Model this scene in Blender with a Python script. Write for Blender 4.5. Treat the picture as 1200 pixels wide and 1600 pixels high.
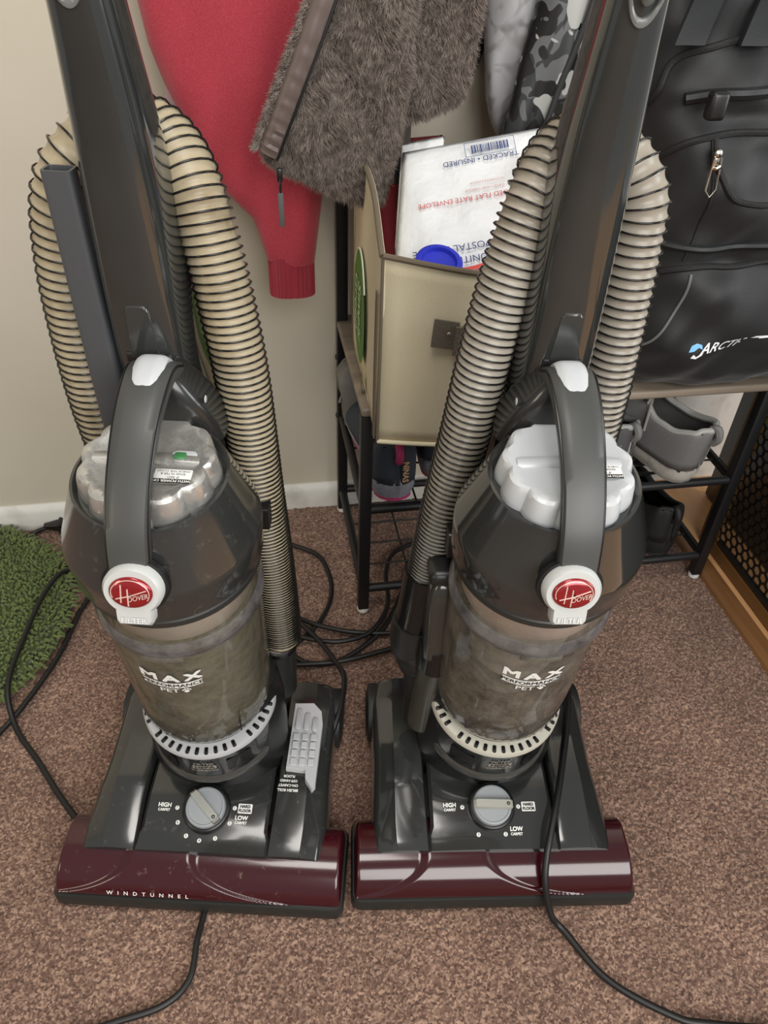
import bpy, bmesh, math, random
import numpy as np
from mathutils import Vector, Matrix
for o in list(bpy.data.objects): bpy.data.objects.remove(o)
SC = bpy.context.scene
COL = SC.collection
random.seed(7); RNG = np.random.default_rng(7)
pi = math.pi

# ------------------------------------------------------------------ camera
cam = bpy.data.cameras.new('camera'); camo = bpy.data.objects.new('camera', cam); COL.objects.link(camo)
cam.sensor_fit = 'VERTICAL'; cam.sensor_height = 36.0; cam.lens = 36.0*1178.78/1600.0
cam.clip_start = 0.02
camo.matrix_world = Matrix(((0.98501947, 0.08297693, -0.15116704, 0),
                            (-0.16933523, 0.63111461, -0.7569808, 0),
                            (0.03259179, 0.77123873, 0.6357111, 0.977),
                            (0, 0, 0, 1)))
SC.camera = camo
# ------------------------------------------------------------------ light
W = bpy.data.worlds.new('world'); SC.world = W; W.use_nodes = True
bg = W.node_tree.nodes['Background']; bg.inputs[0].default_value = (1.0, 0.985, 0.96, 1); bg.inputs[1].default_value = 0.30
def area(name, loc, target, sx, sy, power, col):
    l = bpy.data.lights.new(name, 'AREA'); l.shape = 'RECTANGLE'; l.size = sx; l.size_y = sy; l.energy = power; l.color = col
    o = bpy.data.objects.new(name, l); COL.objects.link(o); o.location = loc
    o.rotation_euler = (Vector(target)-Vector(loc)).to_track_quat('-Z', 'Y').to_euler()
    return o
area('window_light', (0.65, -1.6, 1.75), (0.15, 0.8, 0.3), 2.0, 1.5, 60, (1.0, 0.985, 0.955))
area('hall_window', (2.5, -.1, 1.2), (.4, .7, .55), 0.7, 1.5, 22, (.97, .985, 1.0))
area('floor_lamp', (-2.1, -.7, 1.25), (0, .6, .7), 0.35, 0.9, 9, (1.0, .86, .62))
area('ceiling_light', (-0.1, 0.25, 2.4), (-0.1, 0.45, 0), 0.7, 0.7, 13, (1.0, 0.96, 0.90))
SC.view_settings.view_transform = 'Standard'; SC.view_settings.look = 'None'
SC.view_settings.gamma = 1.0; SC.view_settings.use_curve_mapping = False
SC.view_settings.exposure = 0.25

# ------------------------------------------------------------------ materials
def lin(c):
    if isinstance(c, str): c = tuple(int(c[i:i+2], 16)/255 for i in (0, 2, 4))
    return tuple((x/12.92 if x <= .04045 else ((x+.055)/1.055)**2.4) for x in c) + (1,)
MATS = {}
def nd(nt, t, **k):
    n = nt.nodes.new(t)
    for a, b in k.items(): setattr(n, a, b)
    return n
def M(name, col, rough=.5, metal=0., spec=.5, bump=None, var=None, coat=0., sheen=0., dust=None, alpha=None, sss=0.):
    if name in MATS: return MATS[name]
    m = bpy.data.materials.new(name); m.use_nodes = True; nt = m.node_tree
    p = nt.nodes['Principled BSDF']
    p.inputs['Base Color'].default_value = lin(col); p.inputs['Roughness'].default_value = rough
    p.inputs['Metallic'].default_value = metal; p.inputs['Specular IOR Level'].default_value = spec
    p.inputs['Coat Weight'].default_value = coat; p.inputs['Sheen Weight'].default_value = sheen
    p.inputs['Coat Roughness'].default_value = .08
    tc = nd(nt, 'ShaderNodeTexCoord')
    csock = None
    if var:
        sc, col2, lo, hi = var
        n = nd(nt, 'ShaderNodeTexNoise'); n.inputs['Scale'].default_value = sc; n.inputs['Detail'].default_value = 5
        nt.links.new(tc.outputs['Object'], n.inputs['Vector'])
        r = nd(nt, 'ShaderNodeMapRange'); r.inputs[1].default_value = lo; r.inputs[2].default_value = hi
        nt.links.new(n.outputs['Fac'], r.inputs[0])
        mx = nd(nt, 'ShaderNodeMix', data_type='RGBA'); mx.inputs[6].default_value = lin(col); mx.inputs[7].default_value = lin(col2)
        nt.links.new(r.outputs[0], mx.inputs[0]); csock = mx.outputs[2]
    if dust:
        dcol, sc, lo, hi, amt = dust
        n = nd(nt, 'ShaderNodeTexNoise'); n.inputs['Scale'].default_value = sc; n.inputs['Detail'].default_value = 8; n.inputs['Roughness'].default_value = .75
        nt.links.new(tc.outputs['Object'], n.inputs['Vector'])
        r = nd(nt, 'ShaderNodeMapRange'); r.inputs[1].default_value = lo; r.inputs[2].default_value = hi; r.inputs[4].default_value = amt
        nt.links.new(n.outputs['Fac'], r.inputs[0])
        mx = nd(nt, 'ShaderNodeMix', data_type='RGBA'); mx.inputs[7].default_value = lin(dcol)
        if csock: nt.links.new(csock, mx.inputs[6])
        else: mx.inputs[6].default_value = lin(col)
        nt.links.new(r.outputs[0], mx.inputs[0]); csock = mx.outputs[2]
        rr = nd(nt, 'ShaderNodeMapRange'); rr.inputs[3].default_value = rough; rr.inputs[4].default_value = .8
        nt.links.new(r.outputs[0], rr.inputs[0]); nt.links.new(rr.outputs[0], p.inputs['Roughness'])
    if csock: nt.links.new(csock, p.inputs['Base Color'])
    if bump:
        sc, st, di = bump
        n = nd(nt, 'ShaderNodeTexNoise'); n.inputs['Scale'].default_value = sc; n.inputs['Detail'].default_value = 6
        nt.links.new(tc.outputs['Object'], n.inputs['Vector'])
        b = nd(nt, 'ShaderNodeBump'); b.inputs['Strength'].default_value = st; b.inputs['Distance'].default_value = di
        nt.links.new(n.outputs['Fac'], b.inputs['Height']); nt.links.new(b.outputs[0], p.inputs['Normal'])
    MATS[name] = m
    return m
def clear(name, tint, gloss=.08, rough=.06, haze=0., hazecol='b0a890'):
    """thin clear plastic: tinted see-through, fresnel gloss and an optional film of dirt"""
    m = bpy.data.materials.new(name); m.use_nodes = True; nt = m.node_tree; nt.nodes.remove(nt.nodes['Principled BSDF'])
    out = nt.nodes['Material Output']
    tr = nd(nt, 'ShaderNodeBsdfTransparent'); tr.inputs[0].default_value = lin(tint)
    gl = nd(nt, 'ShaderNodeBsdfGlossy'); gl.inputs['Roughness'].default_value = rough
    lw = nd(nt, 'ShaderNodeFresnel'); lw.inputs[0].default_value = 1.45
    a = nd(nt, 'ShaderNodeMixShader'); last = tr.outputs[0]
    if haze > 0:
        df = nd(nt, 'ShaderNodeBsdfDiffuse'); df.inputs[0].default_value = lin(hazecol)
        tc = nd(nt, 'ShaderNodeTexCoord'); n = nd(nt, 'ShaderNodeTexNoise'); n.inputs['Scale'].default_value = 30; n.inputs['Detail'].default_value = 8; n.inputs['Roughness'].default_value = .7
        nt.links.new(tc.outputs['Object'], n.inputs['Vector'])
        r = nd(nt, 'ShaderNodeMapRange'); r.inputs[1].default_value = .35; r.inputs[2].default_value = .75; r.inputs[3].default_value = haze*.4; r.inputs[4].default_value = haze*1.5
        nt.links.new(n.outputs['Fac'], r.inputs[0])
        h = nd(nt, 'ShaderNodeMixShader'); nt.links.new(r.outputs[0], h.inputs[0]); nt.links.new(tr.outputs[0], h.inputs[1]); nt.links.new(df.outputs[0], h.inputs[2]); last = h.outputs[0]
    nt.links.new(lw.outputs[0], a.inputs[0]); nt.links.new(last, a.inputs[1]); nt.links.new(gl.outputs[0], a.inputs[2]); nt.links.new(a.outputs[0], out.inputs[0])
    MATS[name] = m
    return m
def camo(name, cols, scale, rough=.6, dist=1.2):
    m = M(name, cols[0], rough); nt = m.node_tree; p = nt.nodes['Principled BSDF']
    tc = nd(nt, 'ShaderNodeTexCoord'); last = None
    for i, (c, lo, off) in enumerate(cols[1]):
        mp = nd(nt, 'ShaderNodeMapping'); mp.inputs['Location'].default_value = (off, off*1.7, -off); nt.links.new(tc.outputs['Object'], mp.inputs[0])
        n = nd(nt, 'ShaderNodeTexNoise'); n.inputs['Scale'].default_value = scale; n.inputs['Detail'].default_value = 1.0; n.inputs['Distortion'].default_value = dist
        nt.links.new(mp.outputs[0], n.inputs['Vector'])
        r = nd(nt, 'ShaderNodeMapRange'); r.inputs[1].default_value = lo; r.inputs[2].default_value = lo+cols[2]; nt.links.new(n.outputs['Fac'], r.inputs[0])
        mx = nd(nt, 'ShaderNodeMix', data_type='RGBA'); mx.inputs[7].default_value = lin(c)
        if last: nt.links.new(last, mx.inputs[6])
        else: mx.inputs[6].default_value = lin(cols[0])
        nt.links.new(r.outputs[0], mx.inputs[0]); last = mx.outputs[2]
    nt.links.new(last, p.inputs['Base Color'])
    return m
def wood(name, c1, c2, scale, axis='x', rough=.45, bands=9.0):
    m = M(name, c1, rough); nt = m.node_tree; p = nt.nodes['Principled BSDF']
    tc = nd(nt, 'ShaderNodeTexCoord'); mp = nd(nt, 'ShaderNodeMapping')
    s = [1, 1, 1]; s['xyz'.index(axis)] = .06; mp.inputs['Scale'].default_value = s
    nt.links.new(tc.outputs['Object'], mp.inputs[0])
    n = nd(nt, 'ShaderNodeTexNoise'); n.inputs['Scale'].default_value = scale; n.inputs['Detail'].default_value = 8; n.inputs['Distortion'].default_value = .6
    nt.links.new(mp.outputs[0], n.inputs['Vector'])
    r = nd(nt, 'ShaderNodeMapRange'); r.inputs[1].default_value = .3; r.inputs[2].default_value = .7; nt.links.new(n.outputs['Fac'], r.inputs[0])
    mx = nd(nt, 'ShaderNodeMix', data_type='RGBA'); mx.inputs[6].default_value = lin(c1); mx.inputs[7].default_value = lin(c2)
    nt.links.new(r.outputs[0], mx.inputs[0]); nt.links.new(mx.outputs[2], p.inputs['Base Color'])
    b = nd(nt, 'ShaderNodeBump'); b.inputs['Strength'].default_value = .15; b.inputs['Distance'].default_value = .001
    nt.links.new(n.outputs['Fac'], b.inputs['Height']); nt.links.new(b.outputs[0], p.inputs['Normal'])
    return m

# ------------------------------------------------------------------ mesh helpers
def obj(name, verts, faces, mat, parent=None, smooth=True, autos=40):
    me = bpy.data.meshes.new(name); me.from_pydata([tuple(map(float, v)) for v in verts], [], [tuple(f) for f in faces]); me.update()
    return link(name, me, mat, parent, smooth, autos)
def link(name, me, mat, parent=None, smooth=True, autos=40):
    if mat is not None and len(me.materials) == 0: me.materials.append(mat)
    o = bpy.data.objects.new(name, me); COL.objects.link(o)
    if parent is not None: o.parent = parent
    if smooth:
        me.polygons.foreach_set('use_smooth', [True]*len(me.polygons))
        if autos: me.set_sharp_from_angle(angle=math.radians(autos))
    return o
def fixn(o):
    bm = bmesh.new(); bm.from_mesh(o.data); bmesh.ops.recalc_face_normals(bm, faces=bm.faces); bm.to_mesh(o.data); bm.free(); return o
class B:
    """collects pieces into one mesh"""
    def __init__(s): s.v = []; s.f = []
    def add(s, v, f):
        k = len(s.v); s.v += [tuple(map(float, p)) for p in v]; s.f += [tuple(i+k for i in q) for q in f]; return s
    def go(s, name, mat, parent=None, smooth=True, autos=40): return fixn(obj(name, s.v, s.f, mat, parent, smooth, autos))
def g_loft(rings, closed=True, cap=True):
    n = len(rings[0]); v = [p for r in rings for p in r]; f = []
    for i in range(len(rings)-1):
        for j in range(n if closed else n-1):
            a = i*n+j; b = i*n+(j+1) % n; f.append((a, b, b+n, a+n))
    if cap and closed:
        f.append(tuple(range(n))[::-1]); k = (len(rings)-1)*n; f.append(tuple(range(k, k+n)))
    return v, f
def frames(path):
    P = [Vector(p) for p in path]; T = []
    for i in range(len(P)):
        t = P[min(i+1, len(P)-1)]-P[max(i-1, 0)]; T.append(t.normalized())
    n = T[0].orthogonal().normalized(); out = []
    for i in range(len(P)):
        n = (n-T[i]*n.dot(T[i])).normalized(); out.append((P[i], n, T[i].cross(n).normalized()))
    return out
def catmull(pts, sub=8):
    P = [np.array(p, float) for p in pts]; P = [2*P[0]-P[1]]+P+[2*P[-1]-P[-2]]; out = []
    for i in range(1, len(P)-2):
        for k in range(sub):
            t = k/sub; a, b, c, d = P[i-1:i+3]
            out.append(.5*((2*b)+(c-a)*t+(2*a-5*b+4*c-d)*t*t+(3*b-a-3*c+d)*t**3))
    out.append(P[-2]); return out
def resample(pts, step):
    P = np.array(pts); d = np.r_[0, np.cumsum(np.linalg.norm(np.diff(P, axis=0), axis=1))]; n = max(2, int(d[-1]/step)+1)
    s = np.linspace(0, d[-1], n); return np.stack([np.interp(s, d, P[:, i]) for i in range(3)], 1), s
def g_tube(path, r, n=10, cap=True):
    fr = frames(path); rr = r if hasattr(r, '__len__') else [r]*len(path)
    rings = [[p+(a*math.cos(t)+b*math.sin(t))*q for t in (2*pi*k/n for k in range(n))] for (p, a, b), q in zip(fr, rr)]
    return g_loft(rings, True, cap)
def g_lathe(prof, n=48, tf=lambda p: p, cap=False):
    rings = [[tf((r*math.cos(2*pi*k/n), r*math.sin(2*pi*k/n), h)) for k in range(n)] for r, h in prof]
    return g_loft(rings, True, cap)
def g_box(c, s, bev=0., seg=2, rot=None):
    bm = bmesh.new(); bmesh.ops.create_cube(bm, size=1)
    for v in bm.verts: v.co = Vector((v.co.x*s[0], v.co.y*s[1], v.co.z*s[2]))
    if bev: bmesh.ops.bevel(bm, geom=bm.edges[:], offset=bev, segments=seg, profile=.5, affect='EDGES')
    bm.verts.index_update(); R_ = rot or Matrix.Identity(3)
    v = [R_ @ p.co+Vector(c) for p in bm.verts]; f = [[q.index for q in x.verts] for x in bm.faces]; bm.free(); return v, f
def g_prism(poly, d, tf, bev=0.):
    """outline in (u,v) extruded by d along w; tf maps (u,v,w)"""
    n = len(poly)
    rings = [poly, poly]
    ws = [0, d]
    if bev:
        c = np.mean(np.array(poly), 0); sh = [tuple(c+(np.array(p)-c)*(1-bev)) for p in poly]
        rings = [poly, poly, sh]; ws = [0, d*.7, d]
    return g_loft([[tf((p[0], p[1], w)) for p in r] for r, w in zip(rings, ws)], True, True)
def rrect(w, h, r, n=4):
    o = []
    for cx, cy, a0 in ((w-r, h-r, 0), (-w+r, h-r, pi/2), (-w+r, -h+r, pi), (w-r, -h+r, 1.5*pi)):
        for k in range(n+1):
            a = a0+pi/2*k/n; o.append((cx+r*math.cos(a), cy+r*math.sin(a)))
    return o
def empty(name, loc, rz=0.):
    o = bpy.data.objects.new(name, None); COL.objects.link(o); o.location = loc; o.rotation_euler = (0, 0, rz); o.empty_display_size = .05
    return o
def tag(o, label=None, cat=None, group=None, kind=None):
    if label: o['label'] = label
    if cat: o['category'] = cat
    if group: o['group'] = group
    if kind: o['kind'] = kind
    return o
def text_mesh(s, size, bold=0., align='CENTER', extrude=0., spacing=1.):
    c = bpy.data.curves.new('t', 'FONT'); c.body = s; c.size = size; c.align_x = align; c.align_y = 'CENTER'; c.extrude = extrude; c.space_character = spacing; c.resolution_u = 3
    t = bpy.data.objects.new('t', c); COL.objects.link(t); bpy.context.view_layer.update()
    me = bpy.data.meshes.new_from_object(t.evaluated_get(bpy.context.evaluated_depsgraph_get()))
    bpy.data.objects.remove(t); bpy.data.curves.remove(c)
    bm = bmesh.new(); bm.from_mesh(me); bmesh.ops.triangulate(bm, faces=bm.faces)
    for _ in range(4):   # short edges, so that lettering follows curved surfaces
        e = [x for x in bm.edges if x.calc_length() > .0022]
        if not e: break
        bmesh.ops.subdivide_edges(bm, edges=e, cuts=1); bmesh.ops.triangulate(bm, faces=bm.faces)
    bm.to_mesh(me); bm.free()
    v = [p.co.copy() for p in me.vertices]; f = [list(p.vertices) for p in me.polygons]; bpy.data.meshes.remove(me); return v, f
def text(name, items, mat, parent, tf):
    """items: (string, u, v, size, opts); tf maps (u,v,w) to the surface"""
    b = B()
    for s, u, v, size, k in items:
        k = dict(k); sx = k.pop('sx', 1.); flip = k.pop('flip', 1)
        fat = k.get('bold', 0.)*size
        V, F = text_mesh(s, size, **k)
        for i, (ox, oy) in enumerate(((0, 0),) if not fat else ((-fat, -fat), (fat, -fat), (-fat, fat), (fat, fat))):
            out = []
            for p in V:
                a, c = u+flip*(p.x*sx+ox), v+flip*(p.y+oy); q = np.array(tf((a, c, 0)), float)
                if i:   # each bolder copy sits a hair above the one before
                    n = np.cross(np.array(tf((a+1e-4, c, 0)), float)-q, np.array(tf((a, c+1e-4, 0)), float)-q); l = np.linalg.norm(n)
                    if l > 0: q = q+n/l*5e-5*i
                out.append(q)
            b.add(out, F)
    return obj(name, b.v, b.f, mat, parent, False)

# materials used across
m_wall = M('wall_paint', 'c6bfb1', .75, bump=(90, .12, .002), var=(2.5, 'bdb6a6', .35, .65))
m_white = M('white_trim_paint', 'd3d2cc', .5, var=(14, 'b4b2aa', .55, .75))
m_black = M('black_metal', '17181a', .42)
m_blackp = M('black_plastic', '131313', .35)
m_cord = M('black_rubber', '121212', .45)
# ------------------------------------------------------------------ setting
WY = 1.2139
def grid_heights(nx, ny):
    a = RNG.random((ny, nx)).astype(np.float32)
    a = (a+np.roll(a, 1, 0)+np.roll(a, 1, 1)+np.roll(np.roll(a, 1, 0), 1, 1))/4
    b = RNG.random((ny//12+3, nx//12+3)); yi = np.arange(ny)/12; xi = np.arange(nx)/12
    y0 = yi.astype(int); x0 = xi.astype(int); fy = (yi-y0)[:, None]; fx = (xi-x0)[None]
    lo = (b[y0][:, x0]*(1-fy)*(1-fx)+b[y0+1][:, x0]*fy*(1-fx)+b[y0][:, x0+1]*(1-fy)*fx+b[y0+1][:, x0+1]*fy*fx)
    return a, lo
def carpet():
    x0, x1, y0, y1, st = -.95, .796, -.05, 1.205, .0021
    nx = int((x1-x0)/st); ny = int((y1-y0)/st)
    X, Y = np.meshgrid(np.linspace(x0, x1, nx), np.linspace(y0, y1, ny)); a, lo = grid_heights(nx, ny)
    Z = -.0035+(a-.5)*.0062+(lo-.5)*.0012
    X = X+(RNG.random(X.shape)-.5)*.0012; Y = Y+(RNG.random(X.shape)-.5)*.0012
    Z[:, -2:] -= .002
    V = np.stack([X, Y, Z], -1).reshape(-1, 3)
    i = np.arange(nx*ny).reshape(ny, nx); F = np.stack([i[:-1, :-1], i[:-1, 1:], i[1:, 1:], i[1:, :-1]], -1).reshape(-1, 4)
    E = np.array([(-3, -3, -.0035), (.796, -3, -.0035), (.796, -.05, -.0035), (-3, -.05, -.0035), (-.95, -.05, -.0035), (-.95, 1.21, -.0035), (-3, 1.21, -.0035)])
    k = len(V); V = np.r_[V, E]; F = np.r_[F, [[k, k+1, k+2, k+3], [k+3, k+4, k+5, k+6]]]
    me = bpy.data.meshes.new('floor'); me.vertices.add(len(V)); me.vertices.foreach_set('co', V.ravel())
    me.loops.add(F.size); me.loops.foreach_set('vertex_index', F.ravel().astype(np.int32))
    me.polygons.add(len(F)); me.polygons.foreach_set('loop_start', np.arange(0, F.size, 4, dtype=np.int32)); me.polygons.foreach_set('loop_total', np.full(len(F), 4, np.int32))
    me.update(); me.validate()
    m = M('carpet_loops', '6f594e', .95, spec=.1, sheen=.25); nt = m.node_tree; p = nt.nodes['Principled BSDF']
    tc = nd(nt, 'ShaderNodeTexCoord')
    vo = nd(nt, 'ShaderNodeTexVoronoi'); vo.inputs['Scale'].default_value = 400; nt.links.new(tc.outputs['Object'], vo.inputs['Vector'])
    sp = nd(nt, 'ShaderNodeSeparateColor'); nt.links.new(vo.outputs['Color'], sp.inputs[0])
    r = nd(nt, 'ShaderNodeValToRGB'); r.color_ramp.elements[0].color = lin('553f37'); r.color_ramp.elements[1].color = lin('a08573')
    e = r.color_ramp.elements.new(.55); e.color = lin('7a6053'); nt.links.new(sp.outputs[0], r.inputs[0])
    n = nd(nt, 'ShaderNodeTexNoise'); n.inputs['Scale'].default_value = 9; n.inputs['Detail'].default_value = 3; nt.links.new(tc.outputs['Object'], n.inputs['Vector'])
    mr = nd(nt, 'ShaderNodeMapRange'); mr.inputs[1].default_value = .3; mr.inputs[2].default_value = .7; mr.inputs[3].default_value = .84; mr.inputs[4].default_value = 1.12; nt.links.new(n.outputs['Fac'], mr.inputs[0])
    mx = nd(nt, 'ShaderNodeMix', data_type='RGBA', blend_type='MULTIPLY'); mx.inputs[0].default_value = 1
    cb = nd(nt, 'ShaderNodeCombineColor')
    for q in range(3): nt.links.new(mr.outputs[0], cb.inputs[q])
    nt.links.new(r.outputs[0], mx.inputs[6]); nt.links.new(cb.outputs[0], mx.inputs[7]); nt.links.new(mx.outputs[2], p.inputs['Base Color'])
    o = link('floor', me, m, None, True, None); tag(o, kind='structure', label='brown looped pile carpet covering the room floor')
carpet()
m_oakfloor = wood('oak_floor', 'd0a070', 'b98857', 26, 'y', .35)
tag(B().add(*g_box((1.6, .4, -.012), (1.60, 3.4, .02))).go('floor', m_oakfloor, None, False), kind='structure', label='honey coloured wood floor beyond the carpet edge')
m_thr = wood('threshold_wood', '8f6641', '6d4a2c', 30, 'y', .35)
pr = [(.790, -.008), (.794, .003), (.80, .006), (.822, .006), (.828, .004), (.832, -.006)]
tag(B().add(*g_loft([[(x, y, z) for x, z in pr] for y in (-1.2, WY-.01)])).go('trim_1', m_thr, None, True), kind='structure', label='brown wooden threshold strip along the carpet edge')
tag(B().add(*g_box((-.6, WY+.05, 1.2), (4.6, .1, 2.5))).go('wall_back', m_wall, None, False), kind='structure', label='beige painted wall behind the coat rack')
bp = [(0, -.004), (-.012, -.004), (-.013, .036), (-.009, .046), (-.003, .051), (0, .051)]
tag(B().add(*g_loft([[(x, WY+y, z) for y, z in bp] for x in (-2.8, .70)])).go('baseboard_back', m_white, None, True, 30), kind='structure', label='scuffed white baseboard along the beige wall')
b = B(); b.add(*g_box((.95, WY-.006, 1.0), (.5, .022, 2.1), .003)); b.go('trim_2', m_white, None, True)
tag(bpy.data.objects['trim_2'], kind='structure', label='white door casing behind the right end of the bench')

# ------------------------------------------------------------------ vacuums
m_gray = M('charcoal_plastic', '2b2c2b', .12, coat=.9)
m_grayL = M('charcoal_plastic_dusty', '2b2c2b', .16, coat=.7, dust=('8d8a80', 70, .58, .85, .45))
m_hndl = M('handle_plastic', '262827', .10, coat=.9, var=(6, '2f3130', .4, .7))
m_burg = M('burgundy_gloss', '33070f', .16, coat=.45)
m_burgL = M('burgundy_gloss_dusty', '360812', .18, coat=.5, dust=('a08f7c', 70, .60, .82, .6))
m_silver = M('silver_plastic', 'b9bcbe', .32, coat=.2)
m_ltgray = M('light_gray_plastic', 'b4b6b8', .35)
m_chrome = M('dull_chrome', 'c9c8c4', .22, .75, dust=('a8a69e', 60, .40, .70, .75))
m_red = M('badge_red', '8e1a1f', .2, .35, coat=.6)
m_print = M('white_print', 'e4e4e0', .5)
m_ink = M('dark_ink', '20211f', .5)
m_film = M('hose_film_stained', 'a99c82', .38, spec=.4, var=(28, '7c6b50', .52, .80))
m_filmR = M('hose_film_clean', '958d80', .34, spec=.4, var=(5, 'a39c90', .5, .6))
m_wire = M('hose_wire', '0e0e0e', .22)
m_clearL = clear('clear_plastic_dusty', 'ebeae6', haze=.24, hazecol='a09c8c')
m_clearR = clear('clear_plastic', 'f2f1ee', haze=.26, hazecol='b5ad9f')
m_smoke = clear('smoke_plastic', '6a6a66', haze=.05, hazecol='6a665c')
m_dust = M('packed_dust', '98957f', .95, spec=.1, bump=(160, .9, .004), var=(60, '74715f', .35, .65))
m_hair = M('pet_hair', '80735f', .95, spec=.1, bump=(140, 1., .006), var=(40, '584f40', .4, .6))
m_filter = M('filter_housing', 'eee0d8', .5)
m_cyc = M('cyclone_mesh', '8b8a82', .6, bump=(900, .5, .001))
TAU = math.radians(9.34); cT, sT = math.cos(TAU), math.sin(TAU)
SHEAR = [0.]
def cn(p): x, y, h = p; return (x+SHEAR[0]*max(0, h), .179+y*cT-h*sT, .14+y*sT+h*cT)
def sstep(a, b, x):
    t = min(1, max(0, (x-a)/(b-a))); return t*t*(3-2*t)
def deck_z(y):   # centre panel height
    ys = [.040, .055, .075, .10, .13, .18, .29]; zs = [.068, .070, .077, .084, .087, .088, .084]
    return float(np.interp(y, ys, zs))
def make_vacuum(side):
    L = side == 'L'; SHEAR[0] = .020 if L else .004
    s = 1 if L else -1                         # the side the long hose run is on
    root = empty('upright_vacuum', (-.1248, .4305, 0) if L else (.2357, .3783, 0), math.radians(-12.13 if L else -7.82))
    mg = m_grayL if L else m_gray; mb = m_burgL if L else m_burg; mcl = m_clearL if L else m_clearR
    # --- nozzle: dark sole with bumper edge
    ol = [(p[0], p[1]+.052) for p in rrect(.1775, .054, .012, 5)]
    sole = B().add(*g_loft([[(x, y, z) for x, y in [((1-q)*a+q*0*a if False else a*(1-q), .052+(b_-.052)*(1-q*2)) for a, b_ in ol]] for z, q in ((.003, .012), (.007, 0), (.021, 0), (.026, .012))]))
    sole.add(*g_box((0, .17, .028), (.29, .22, .05), .012, 3))
    sole = sole.go('nozzle_sole', M('bumper_black', '232422', .45), root)
    # --- burgundy hood as a height surface with a raised ridge flaring to the front
    prof = catmull([(0, .003, .022), (0, .006, .034), (0, .016, .049), (0, .031, .059), (0, .050, .063), (0, .078, .061), (0, .094, .045), (0, .098, .024)], 16)
    rows = []; nx = 260
    for k, p in enumerate(prof):
        t = k/(len(prof)-1); t2 = min(1, t/.5); row = []
        nn = prof[min(k+1, len(prof)-1)]-prof[max(k-1, 0)]; ny, nz = -nn[2], nn[1]; l = math.hypot(ny, nz); ny /= l; nz /= l
        w1 = .042+.13*(1-t2)**2.4; w2 = .036+.16*(1-t2)**2.4
        for i in range(nx+1):
            x = -.1735+.347*i/nx; e = min(1, (.1735-abs(x))/.006); rnd = math.sqrt(max(0, 1-(1-e)**2))
            d = x+.045
            mk = (sstep(-w1-.007, -w1+.007, d) if d < 0 else 1-sstep(w2-.007, w2+.007, d))*sstep(.0, .12, t)
            off = .0034*mk
            row.append((x, .05+(p[1]+ny*off-.05)*(.93+.07*rnd), .022+(p[2]+nz*off-.022)*(.45+.55*rnd)))
        rows.append(row)
    hood = obj('nozzle_hood', *g_loft(rows, False, False), mb, root); fixn(hood)
    # --- centre deck
    rows = []
    for y in np.linspace(.040, .285, 28):
        z = deck_z(y)+.001; hw = .078
        if y < .06: hw = .082
        rows.append([(-hw, y, .03), (-hw, y, z-.004), (-hw+.004, y, z)]+[(x, y, z+.0015*math.cos(x/.075*pi/2)) for x in np.linspace(-hw+.01, hw-.01, 13)]+[(hw-.004, y, z), (hw, y, z-.004), (hw, y, .03)])
    B().add(*g_loft(rows, True, True)).go('deck', mg, root)
    # --- fenders left and right
    for sx in (-1, 1):
        rows = []
        for y in np.linspace(.041, .30, 34):
            t = (y-.044)/.256
            zt = float(np.interp(y, [.041, .050, .08, .12, .18, .25, .285, .30], [.068, .072, .080, .090, .097, .098, .092, .07]))
            xo = float(np.interp(y, [.041, .07, .16, .25, .30], [.149, .151, .147, .147, .14])); xi = .0800+.003*math.sin(t*pi)
            k2 = .010*math.sin(min(1, t*1.25)*pi)
            q = [(xi, .03), (xi, zt-.006), (xi+.0025, zt-.001), (xi+.008, zt), ((xi+xo)/2-.012, zt+.001), ((xi+xo)/2+.006, zt+.001), (xo-.028, zt-k2*.35), (xo-.010, zt-.003-k2), (xo-.004, zt-.008-k2), (xo, zt-.018-k2), (xo+.002, .028)]
            rows.append([(sx*a, y, z) for a, z in q])
        fd = B().add(*g_loft(rows, True, True)).go('fender', mg, root)
        # glossy bevel swoosh on the fender front
        sw = [(sx*(.098+.030*math.sin(t*pi*.5)), .056+.075*t, 0) for t in np.linspace(0, 1, 8)]
        # wheel
        wh = B(); tfw = lambda p, sx=sx: (sx*(.143+p[2]), .262+p[0], .042+p[1])
        wh.add(*g_lathe([(.001, .013), (.030, .013), (.034, .011), (.041, .010), (.0425, .006), (.0425, -.012)], 40, tfw)); wh = wh.go('rear_wheel', M('wheel_rubber', '1d1e1d', .5), root)
    # --- height dial
    kz = .0885; kc = Vector((.0, .0872, kz)); nrm = Vector((0, -.30, .954)).normalized(); ey = Vector((0, .954, .30)).normalized()
    def tfk(p): return kc+Vector((p[0], 0, 0))+ey*p[1]+nrm*p[2]
    dial = B().add(*g_lathe([(.0295, -.012), (.0295, .0), (.028, .002), (.026, .0025)], 48, tfk, False)).add(*g_lathe([(.0265, .001), (.001, .0012)], 48, tfk)).go('height_dial', m_blackp, root)
    B().add(*g_lathe([(.0245, .0), (.0245, .006), (.0235, .008), (.0215, .0085), (.0205, .0075), (.001, .0078)], 48, tfk)).go('dial_face', M('dial_gray', '8f9497' if L else '9c9b94', .4), dial)
    a = math.radians(-43 if L else -2); ca, sa = math.cos(a), math.sin(a)
    B().add(*g_prism(rrect(.0245, .0052, .0015, 2), .010, lambda p: tfk((p[0]*ca-p[1]*sa, p[0]*sa+p[1]*ca, .006+p[2])), .12)).go('dial_grip', M('dial_grip_chrome', 'd8d8d0', .12, .9) if L else M('dial_grip_gray', 'a09f96', .28), dial)
    B().add(*g_lathe([(.0022, .0004), (.001, .0006)], 16, lambda p: tfk((p[0]+.0185*ca, p[1]+.0185*sa, .0162+p[2])))).go('dial_mark', m_ink, dial)
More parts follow.
